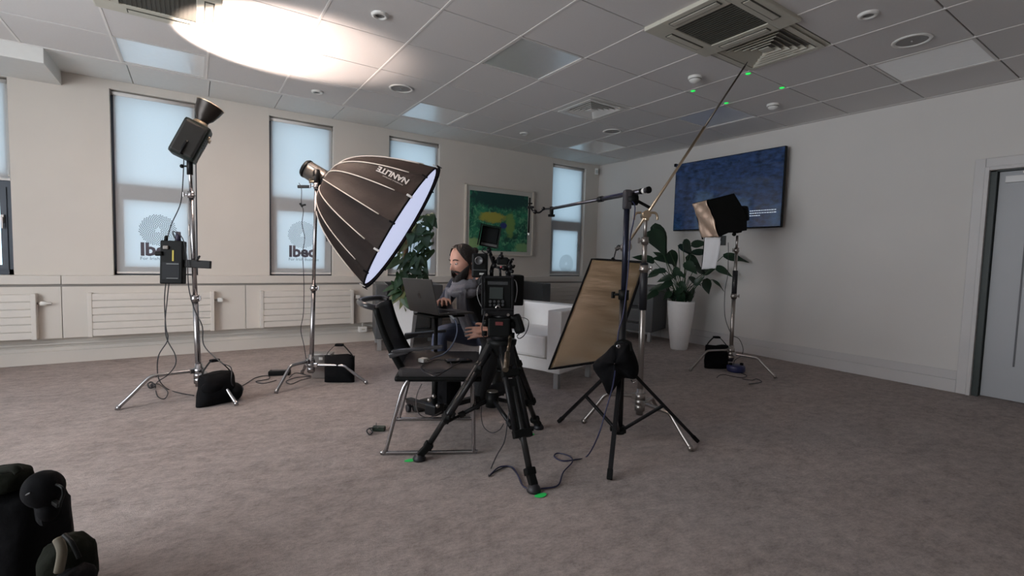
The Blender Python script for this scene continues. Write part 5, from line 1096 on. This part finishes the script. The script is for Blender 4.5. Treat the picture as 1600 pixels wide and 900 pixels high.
for (x, y) in ((671, 625), (684, 634), (678, 619)):
    mb = MB(); c = P(x, y, 2.97); mb.ball(c, .014, seg=12, rings=8); mb.build('clamp_bolt', M_steel, t)
bb_ = P(702, 612, 3.05); tt = thing('equipment_pouch', V((bb_.x, bb_.y, .12)), 'black equipment pouch hanging under the chair beside the rolling stand', 'bag')
mb = MB(); mb.box((.14, .10, .16), None, R=Matrix.Rotation(.3, 3, 'Z'), c=V((bb_.x, bb_.y, .22)), bev=.035); mb.build('pouch_body', M_fab, tt); mb = MB(); mb.cyl(V((bb_.x, bb_.y, .29)), V((bb_.x, bb_.y, .40)), .010); mb.build('hanging_strap', M_black, tt)
t = thing('laptop', Hn.lerp(Hf, .5), 'open dark grey laptop with fruit emblem on its lid, on the rolling stand', 'laptop')
M_lap = mat('space_grey_aluminium', (.040, .037, .036), .45, metal=.3)
Lw = (Hf - Hn).length; Rb2 = Matrix((hd_, out_, hd_.cross(out_))).transposed(); upn = (hd_.cross(out_)); upn = upn if upn.z > 0 else -upn
mb = MB(); mb.box((Lw, .245, .012), None, R=Rb2, c=Hn.lerp(Hf, .5) + out_ * .125, bev=.004); mb.build('keyboard_base', M_lap, t)
mb = MB(); mb.box((Lw * .82, .10, .002), None, R=Rb2, c=Hn.lerp(Hf, .5) + out_ * .085 + upn * .0065); mb.build('keys', M_black, t)
mb = MB(); mb.box((Lw * .34, .075, .001), None, R=Rb2, c=Hn.lerp(Hf, .5) + out_ * .195 + upn * .0065); mb.build('touchpad', mat('touchpad_grey', (.11, .11, .11), .35), t)
tn, tf_ = P(676, 438.5, 2.77), P(627, 432.5, 3.07); lup = (tn - Hn + tf_ - Hf).normalized(); lid_n = hd_.cross(lup).normalized()
if lid_n.dot(CF) > 0: lid_n = -lid_n
LH = ((tn - Hn).length + (tf_ - Hf).length) / 2
Rld = Matrix((hd_, lup, lid_n)).transposed(); lc = Hn.lerp(Hf, .5) + lup * LH / 2
mb = MB(); mb.box((Lw, LH, .006), None, R=Rld, c=lc, bev=.0028); mb.build('lid', M_lap, t)
mb = MB(); mb.box((Lw * .96, LH * .93, .001), None, R=Rld, c=lc - lid_n * .0038); mb.build('laptop_screen', mat('laptop_screen_on', (.02, .02, .025), .2, emit=(.30, .38, .50), estr=.35), t)
mb = MB(); S_ = .021
sgn = 1 if hd_.dot(CR) > 0 else -1
def em(x, y): return lc + lid_n * .0042 + (hd_ * sgn) * x * S_ + lup * y * S_
pts = []
for k in range(40):
    a = 2 * PI * k / 40; r = 1 - .10 * abs(math.sin(a)) ** 8 + .08 * math.cos(2 * a) * .5
    x, y = r * .92 * math.cos(a), r * math.sin(a) * .95
    if y > .75: y -= .16 * math.exp(-(x / .2) ** 2)
    if y < -.75: y += .12 * math.exp(-(x / .18) ** 2)
    dx, dy = x - 1.12, y - .15; q = math.hypot(dx, dy)
    if q < .52: x = 1.12 + dx / q * .52; y = .15 + dy / q * .52
    pts.append(em(x, y))
mb.prism(pts, lid_n * .0006); mb.prism([em(.05, 1.02), em(.10, 1.28), em(.42, 1.55), em(.40, 1.24)], lid_n * .0006); mb.build('fruit_emblem', mat('emblem_dark', (.006, .006, .007), .1), t)
cable('laptop_cable', [Hn + out_ * .12 - V((0, 0, .0)), P(704, 494, 2.9), P(712, 502, 2.88), P(714, 520, 2.86), P(706, 540, 2.84), P(693, 553, 2.82), P(680, 558, 2.80), onseat(672, 562, .006)], 'pale grey blue cable drooping from the laptop to the chair seat', r=.0042, m=mat('blue_grey_cable', (.09, .11, .17), .5))
mb = MB(); mb.obox(P(699, 489, 2.88), P(710, 498, 2.88), .018, .012, bev=.003); tag(mb.build('cable_plug', mat('pale_grey_plastic', (.30, .31, .33), .4)), 'pale grey cable plug under the laptop edge', 'plug')
# ---------------------------------------------------------------- foreground kit bag
kb = P(25, 900, 1.42); kb.z = 0
t = thing('camera_backpack', kb, 'black camera backpack cut off by the lower picture corner', 'bag')
M_olive = mat('olive_black_fabric', (.008, .009, .006), .9, bump=.4, bscale=40, spec=.1)
def lump(name, c, r, R=None, m=M_fab, e=.6, seg=28, amp=.05, ph=0):
    mb = MB(); vs = []; fs = []; rings = 18
    for i in range(rings + 1):
        a = PI * i / rings
        for k in range(seg):
            b = 2 * PI * k / seg; f = lambda q: (abs(q) ** e) * (1 if q > 0 else -1)
            p = V((r[0] * f(math.sin(a)) * f(math.cos(b)), r[1] * f(math.sin(a)) * f(math.sin(b)), r[2] * f(math.cos(a))))
            p *= 1 + amp * math.sin(5 * b + 3 * a + ph) * math.sin(a) + amp * .5 * math.sin(11 * a + 2 * b); vs.append(V(c) + (R @ p if R else p))
    for i in range(rings):
        for k in range(seg): fs.append((i * seg + k, (i + 1) * seg + k, (i + 1) * seg + (k + 1) % seg, i * seg + (k + 1) % seg))
    for f in mb._add(vs, fs): f.smooth = True
    bmesh.ops.remove_doubles(mb.bm, verts=mb.bm.verts[:], dist=1e-5)
    return mb.build(name, m, t)
Ry = Matrix.Rotation(-.5, 3, 'Z')
lump('bag_body', kb + V((-.05, .02, .185)), (.165, .12, .19), Ry)
lump('top_pocket', P(6, 806, 1.38) - V((0, 0, .05)), (.085, .08, .085), Ry, e=.75)
lump('rolled_flap', P(8, 748, 1.36), (.055, .05, .035), Ry, m=M_olive, e=.8)
lump('side_pocket', P(104, 868, 1.34) - V((0, 0, .05)), (.055, .07, .105), Ry, m=M_olive, e=.8)
lump('lower_pouch', P(112, 905, 1.30) - V((0, 0, .03)), (.04, .06, .06), Ry, e=.8)
for (a_, b_, c_, w_, m) in (((2, 735), (22, 732), (30, 738), .02, M_olive), ((34, 778), (42, 773), (48, 770), .005, mat('dull_zip', (.06, .06, .06), .6)), ((90, 842), (97, 862), (92, 893), .022, mat('khaki_webbing', (.10, .085, .06), .8)), ((100, 836), (112, 848), (124, 872), .012, M_black)):
    mb = MB(); mb.tube(smooth([P(*a_, 1.27), P(*b_, 1.26), P(*c_, 1.26)], 5), w_ / 2, n=8); mb.build('webbing_strap', m, t)
hc = P(68, 764, 1.30)
t2 = thing('headphones', hc, 'rounded black headphones with thin boom resting on the backpack top', 'headphones')
mb = MB(); mb.ball(hc, (.046, .04, .05), seg=24, rings=14); mb.build('ear_cup', M_fab, t2)
mb = MB(); mb.ball(P(76, 795, 1.31), (.026, .03, .035), seg=18, rings=12); mb.obox(P(72, 775, 1.31), P(78, 815, 1.32), .05, .05, bev=.015); mb.build('ear_cushion', M_fab, t2)
mb = MB(); mb.tube(smooth([P(88, 757, 1.29), P(97, 762, 1.28), P(99, 772, 1.28), P(95, 784, 1.28), P(93, 792, 1.28)], 5), .0034, n=8); mb.build('thin_boom', M_black, t2)
mb = MB(); mb.obox(P(84, 784, 1.29), P(93, 790, 1.28), .012, .012, bev=.003); mb.build('boom_tip', M_black, t2)
# ---------------------------------------------------------------- the kneeling man
def skin_mesh(nodes, edges, root=0, sub=2):
    """nodes: (co, rx, ry); returns vertices and faces of the evaluated skin surface"""
    me = bpy.data.meshes.new('limbs'); me.from_pydata([V(n[0]) for n in nodes], edges, []); o = bpy.data.objects.new('limbs', me); C.objects.link(o)
    md = o.modifiers.new('skin', 'SKIN'); md.branch_smoothing = .6
    for i, n in enumerate(nodes):
        sv = me.skin_vertices[0].data[i]; sv.radius = (n[1], n[2]); sv.use_root = (i == root)
    s2 = o.modifiers.new('smooth', 'SUBSURF'); s2.levels = sub; s2.render_levels = sub
    dg = bpy.context.evaluated_depsgraph_get(); ev = o.evaluated_get(dg); m2 = ev.to_mesh()
    vs = [v.co.copy() for v in m2.vertices]; fs = [tuple(p.vertices) for p in m2.polygons]
    ev.to_mesh_clear(); bpy.data.objects.remove(o); bpy.data.meshes.remove(me); return vs, fs
def remeshed(mb, voxel, smooth_it=2):
    me = bpy.data.meshes.new('fused'); bmesh.ops.recalc_face_normals(mb.bm, faces=mb.bm.faces[:]); mb.bm.to_mesh(me); mb.bm.free(); o = bpy.data.objects.new('fused', me); C.objects.link(o)
    md = o.modifiers.new('r', 'REMESH'); md.mode = 'VOXEL'; md.voxel_size = voxel; md.use_smooth_shade = True
    m3 = o.modifiers.new('s', 'SMOOTH'); m3.factor = .5; m3.iterations = smooth_it
    dg = bpy.context.evaluated_depsgraph_get(); m2 = bpy.data.meshes.new_from_object(o.evaluated_get(dg)); bpy.data.objects.remove(o); bpy.data.meshes.remove(me); return m2
M_skin = mat('skin', (.52, .27, .20), .5, var=.08, vscale=12)
M_lip = mat('lips', (.34, .13, .11), .5); M_hair = mat('dark_brown_hair', (.018, .012, .010), .6, var=.4, vscale=60, bump=.6, bscale=120)
M_beard = mat('dark_beard', (.016, .012, .011), .75, var=.4, vscale=80, bump=.6, bscale=150)
M_tee = mat('navy_tshirt', (.020, .022, .035), .85, bump=.15, bscale=60); M_jkt = mat('black_jacket', (.012, .012, .014), .85, bump=.2, bscale=50)
M_jean = mat('dark_denim', (.045, .055, .095), .85, var=.2, vscale=20, bump=.2, bscale=120); M_scarf = mat('grey_scarf_wool', (.16, .155, .175), .9, var=.25, vscale=18, bump=.6, bscale=60)
fw = V((-.985, -.17, 0)).normalized(); lf_ = V((-fw.y, fw.x, 0)); lf_ = lf_ if lf_.y < 0 else -lf_        # facing; his left (towards the viewer)
hc = P(724, 407, 3.36)
neck = hc - fw * -.0 + V((0, 0, -.13)) - fw * .045
PEL = V((1.80, 3.03, .50)); CHEST = V((1.685, 3.03, .80))
shL = CHEST + lf_ * .185 + V((.0, 0, .09)); shR = CHEST - lf_ * .185 + V((0, 0, .09))
haR = P(694, 469, 3.02); elR = V((1.50, 3.17, .70)); 
haL = P(756, 517, 3.05); elL = V((1.735, 2.745, .66))
kR = V((1.44, 3.07, .53)); aR = V((1.43, 3.05, .09)); kL = V((1.66, 2.90, .075)); aL = V((2.02, 2.97, .12))
nodes = [(PEL, .135, .105), (PEL + V((-.045, 0, .15)), .140, .115), (CHEST, .160, .125), (CHEST + V((-.02, 0, .11)), .105, .085), (neck, .058, .058), (neck + V((0, 0, .05)) + fw * .015, .055, .055),
         (shL, .068, .066), ((shL + elL) / 2, .058, .056), (elL, .048, .046), ((elL * .4 + haL * .6), .038, .036), (haL + (elL - haL).normalized() * .045, .027, .022),
         (shR, .068, .066), ((shR + elR) / 2, .058, .056), (elR, .048, .046), ((elR * .4 + haR * .6), .038, .036), (haR + (elR - haR).normalized() * .045, .027, .022),
         (PEL + lf_ * .085 + V((0, 0, -.06)), .095, .09), (PEL.lerp(kL, .5) + lf_ * .06, .083, .08), (kL, .062, .062), (kL.lerp(aL, .45), .056, .055), (aL, .040, .042),
         (PEL - lf_ * .085 + V((0, 0, -.04)), .095, .09), (PEL.lerp(kR, .5) - lf_ * .05, .084, .082), (kR, .066, .066), (kR.lerp(aR, .4), .060, .058), (aR, .042, .044)]
edges = [(0, 1), (1, 2), (2, 3), (3, 4), (4, 5), (3, 6), (6, 7), (7, 8), (8, 9), (9, 10), (3, 11), (11, 12), (12, 13), (13, 14), (14, 15), (0, 16), (16, 17), (17, 18), (18, 19), (19, 20), (0, 21), (21, 22), (22, 23), (23, 24), (24, 25)]
body = MB(); vs, fs = skin_mesh(nodes, edges); body._add(vs, fs)
# head: a shaped skull looking down towards the laptop
hf = (fw * .93 + V((0, 0, -.30))).normalized(); hl = lf_; hu = hl.cross(hf) ; hu = hu if hu.z > 0 else -hu
Rh = Matrix((hf, hl, hu)).transposed()
def headpt(a, b):
    """a polar from top, b azimuth, 0 = front"""
    x = math.sin(a) * math.cos(b); y = math.sin(a) * math.sin(b); z = math.cos(a)
    p = V((x * .098, y * .076, z * .118))
    if z < 0: p.x = p.x * (1 - .10 * (-z)) + .012 * (-z) * (1 if x > 0 else 0); p.y *= 1 - .34 * (-z) ** 1.3
    if x < 0: p.x *= 1.04
    if x > 0:
        fr = max(0, x) ** 2
        def g(y0, z0, sy, sz): return math.exp(-((p.y - y0) / sy) ** 2 - ((p.z - z0) / sz) ** 2) * fr
        for s_ in (-1, 1): p.x -= .013 * g(s_ * .030, .006, .016, .012); p.x += .006 * g(s_ * .028, .030, .022, .010); p.x += .005 * g(s_ * .038, -.022, .02, .016)
        p.x += .030 * g(0, -.028, .010, .015) + .018 * g(0, -.010, .008, .020); p.x += .005 * g(0, -.058, .022, .007) + .007 * g(0, -.070, .020, .006) + .010 * g(0, -.098, .025, .018) - .004 * g(0, -.064, .022, .003)
    return hc + Rh @ p
rings, seg = 44, 56
vs = [headpt(PI * i / rings, 2 * PI * k / seg) for i in range(rings + 1) for k in range(seg)]
body._add(vs, [(i * seg + k, (i + 1) * seg + k, (i + 1) * seg + (k + 1) % seg, i * seg + (k + 1) % seg) for i in range(rings) for k in range(seg)])
bmesh.ops.remove_doubles(body.bm, verts=body.bm.verts[-len(vs):], dist=1e-5)
for s_ in (-1, 1): body.ball(hc + Rh @ V((-.008, s_ * .076, -.004)), (.016, .008, .030), R=Rh, seg=12, rings=8); body.ball(hc + Rh @ V((.082, s_ * .030, .007)), .0115, seg=12, rings=8)
# hands: palm and five separate bent fingers
def hand(w, dirv, nrm, spread, curl, side):
    """w wrist point, dirv along the palm, nrm out of the back of the hand, side = thumb side"""
    d = V(dirv).normalized(); n_ = (V(nrm) - d * V(nrm).dot(d)).normalized(); s_ = d.cross(n_) * side
    pal = [(w - d * .02, .024, .018), (w + d * .02, .030, .016), (w + d * .055, .036, .015), (w + d * .085, .034, .013)]
    vs, fs = skin_mesh(pal, [(0, 1), (1, 2), (2, 3)]); body._add(vs, fs)
    body.box((.072, .085, .022), None, R=Matrix((s_, d, n_)).transposed(), c=w + d * .048, bev=.009)
    for k, (off, L) in enumerate(((.030, .070), (.010, .080), (-.010, .074), (-.029, .058))):
        b0 = w + d * .070 + s_ * off; dd = (d + s_ * spread * (1.3 - k * .85)).normalized(); p1 = w + d * .090 + s_ * off * 1.05; pts = [b0, p1]; cur = 0
        for j, fr_ in enumerate((.42, .32, .26)):
            cur += curl * (.7 if j == 0 else 1); pts.append(pts[-1] + (dd * math.cos(cur) - n_ * math.sin(cur)) * L * fr_)
        vs, fs = skin_mesh([(p, .0092 - .0007 * j, .0088 - .0007 * j) for j, p in enumerate(pts)], [(j, j + 1) for j in range(4)]); body._add(vs, fs)
    b0 = w + d * .012 + s_ * .022; q1 = b0 + (s_ * .75 + d * .6 - n_ * .25).normalized() * .034; q2 = q1 + (s_ * .35 + d * .95 - n_ * .25).normalized() * .030; q3 = q2 + (d - n_ * .4).normalized() * .022
    vs, fs = skin_mesh([(b0, .014, .012), (q1, .0115, .011), (q2, .0100, .0095), (q3, .0085, .008)], [(0, 1), (1, 2), (2, 3)]); body._add(vs, fs)
wR = haR + (elR - haR).normalized() * .045; hand(wR, (haR - elR) + V((-.02, -.02, -.02)), V((0, 0, 1)) - CF * .3, .14, .42, 1)
wL = haL + (elL - haL).normalized() * .045; hand(haL + RH * .03, -RH * .9 + V((0, 0, -.10)) - FH * .1, -FH + V((0, 0, .35)), .08, .34, 1)
bm_ = remeshed(body, .0052, 2)
for m in (M_skin, M_tee, M_jkt, M_jean, M_lip): bm_.materials.append(m)
for p in bm_.polygons:
    c = p.center; p.use_smooth = True; h = Rh.inverted() @ (c - hc); mi = 1
    dR = (c - wR).length; dL = (c - haL).length
    side = (c - CHEST).dot(lf_)
    if h.length < .17 and c.z > neck.z + .0: mi = 0
    if h.length < .12 and h.x > .075 and abs(h.z + .064) < .011 and abs(h.y) < .025: mi = 4
    elif (c - haR).length < .135 and (c - wR).dot((haR - elR).normalized()) > -.035: mi = 0
    elif (c - haL).length < .125 and (c - haL - RH * .045).dot(RH) < .02 and c.x < 1.72 and c.z < .66: mi = 0
    elif mi != 0:
        if c.z < .60 and side < .05: mi = 3
        elif c.z < .60: mi = 2
        elif side > .02: mi = 2
        else: mi = 1
    p.material_index = mi
man = bpy.data.objects.new('person', bm_); C.objects.link(man)
tag(man, 'bearded man kneeling at the laptop, in navy T-shirt, dark jacket, jeans and grey scarf', 'person')
# hair: cap over skull with swept back bun
mb = MB(); vs = []; fs = []; n1, n2 = 22, 44
for i in range(n1 + 1):
    for k in range(n2):
        b = 2 * PI * k / n2; lim = 1.02 if abs(math.atan2(math.sin(b), math.cos(b))) < .75 else (1.45 if abs(math.atan2(math.sin(b), math.cos(b))) < 1.35 else 2.25)
        b2 = abs(math.atan2(math.sin(b), math.cos(b))); lim = .60 + 1.63 * max(0, min(1, (b2 - .55) / 1.15)) ** 1.1 + .03 * math.sin(b * 13)
        a = lim * i / n1; p = headpt(a, b); d = (p - hc).normalized(); vs.append(p + d * (.010 * math.sin(PI * min(1, .55 + .45 * (1 - i / n1))) + .0035 * math.sin(b * 22 + a * 4) * (i / n1)))
for i in range(n1):
    for k in range(n2): fs.append((i * n2 + k, (i + 1) * n2 + k, (i + 1) * n2 + (k + 1) % n2, i * n2 + (k + 1) % n2))
for f in mb._add(vs, fs): f.smooth = True
mb.ball(hc + Rh @ V((-.115, 0, .035)), (.030, .028, .026), R=Rh, seg=14, rings=10); mb.build('hair', M_hair, man)
# beard
mb = MB(); vs = []; fs = []; n1, n2 = 16, 30
for i in range(n1 + 1):
    for k in range(n2 + 1):
        u = k / n2 * 2 - 1; b = u * 1.45; a0 = 1.94 + .30 * (1 - abs(u)) ** 3 - .40 * max(0, abs(u) - .5); a = a0 + (2.95 - a0) * i / n1; p = headpt(a, b); d = (p - hc).normalized()
        full = math.sin(PI * (.10 + .80 * i / n1)) ** .7 * (1 - .55 * abs(u) ** 2); vs.append(p + d * (.006 + .024 * full) + V((0, 0, -.040 * full * (1 - abs(u)))) + hf * .014 * full + d * .0015 * math.sin(k * 2.1 + i))
for i in range(n1):
    for k in range(n2): fs.append((i * (n2 + 1) + k, (i + 1) * (n2 + 1) + k, (i + 1) * (n2 + 1) + k + 1, i * (n2 + 1) + k + 1))
for f in mb._add(vs, fs): f.smooth = True
for s_ in (-1, 1): mb.tube(smooth([hc + Rh @ V((.097, s_ * .004, -.052)), hc + Rh @ V((.093, s_ * .020, -.055)), hc + Rh @ V((.078, s_ * .034, -.070))], 4), [.006] * 8 + [.004], n=6)
mb.build('beard', M_beard, man, solid=.004)
for s_ in (-1, 1):
    mb = MB(); mb.tube(smooth([hc + Rh @ V((.094, s_ * .012, .028)), hc + Rh @ V((.092, s_ * .030, .033)), hc + Rh @ V((.080, s_ * .047, .026))], 4), .0042, n=6); mb.build('eyebrow', M_hair, man)
    mb = MB(); mb.ball(hc + Rh @ V((.0845, s_ * .030, .004)), (.009, .011, .0075), R=Rh, seg=12, rings=8); mb.build('eye', mat('eye_white', (.45, .42, .40), .2), man)
    mb = MB(); mb.ball(hc + Rh @ V((.092, s_ * .029, .002)), (.0035, .0045, .0045), R=Rh, seg=10, rings=6); mb.build('pupil', M_black, man)
# scarf: coil round the neck and two hanging ends
mb = MB(); nc = neck + V((0, 0, -.045)) + fw * .012
for (rz_, rr_, th, ph) in ((0, .082, .034, 0), (.032, .074, .028, 1.2), (-.030, .098, .030, 2.2)):
    mb.tube([nc + V((0, 0, rz_ + .010 * math.sin(a * 2 + ph) - .028 * math.cos(a))) + fw * (rr_ * 1.05 * math.cos(a)) + lf_ * (rr_ * math.sin(a)) for a in [k * 2 * PI / 36 for k in range(36)]], [th * (1 + .12 * math.sin(k * 1.7 + ph)) for k in range(36)], n=12, closed=True)
mb.build('scarf_coil', M_scarf, man)
for (s_, L, w_) in ((-.085, .26, .045), (.060, .34, .062)):
    p0 = nc + fw * .085 + lf_ * s_ + V((0, 0, -.02)); mb = MB()
    def fn(u, v, p0=p0, L=L, w_=w_, s_=s_):
        x = (u - .5) * 2; return p0 + V((0, 0, -L * v)) + lf_ * (x * w_ * (.65 + .35 * v) + s_ * .25 * v) + fw * (.010 - .075 * v + .030 * math.sin(PI * min(1, v * 1.1)) - .015 * x * x + .009 * math.sin(x * 7 + v * 3))
    mb.grid(fn, 14, 16); mb.build('scarf_end', M_scarf, man, solid=.012)
# print on the T-shirt
mb = MB(); cp = P(716, 458, 3.28)
for k in range(7): mb.box((.010, .002, .012), None, R=Matrix((RH, FH, V((0, 0, 1)))).transposed(), c=P(707 + k * 2.2, 457 - .3 * k, 3.24))
mb.build('shirt_print', mat('shirt_print_grey', (.35, .35, .37), .7), man)
# belt line, shoes
for nm, a_, kn, dr in (('shoe', aL, kL, None), ('shoe', aR, kR, None)):
    mb = MB()
    if a_ is aL:   # toes bent on the carpet, sole facing away from the knee
        heel, toe = aL + V((.055, .0, .085)), V((aL.x + .015, aL.y, .035)); c0, c1 = P(773, 572, 3.62), P(779, 622, 3.55)
        c1.z = max(c1.z, .05)
        mb.tube(smooth([c0, c0.lerp(c1, .5) + RH * .006, c1], 5), [.040, .044, .045, .044, .042, .041, .042, .045, .046, .044, .034], n=14)
        sh = mb.build(nm, mat('worn_black_shoe', (.018, .017, .016), .7), man)
        mb = MB()
        for k in range(6): q = c0.lerp(c1, .08 + k * .17) + RH * .036; mb.obox(q - FH * .03, q + FH * .03, .014, .016, bev=.004)
        mb.build('sole_tread', mat('grey_tread', (.055, .05, .045), .8), sh)
    else:
        mb.tube(smooth([aR + V((.04, 0, -.045)), aR + V((-.03, -.005, -.045)), aR + V((-.13, -.01, -.055)), aR + V((-.19, -.015, -.06))], 4), [.040] * 6 + [.042, .044, .044, .042, .040, .036, .026], n=12); mb.build(nm, mat('worn_black_shoe', (.018, .017, .016), .7), man)
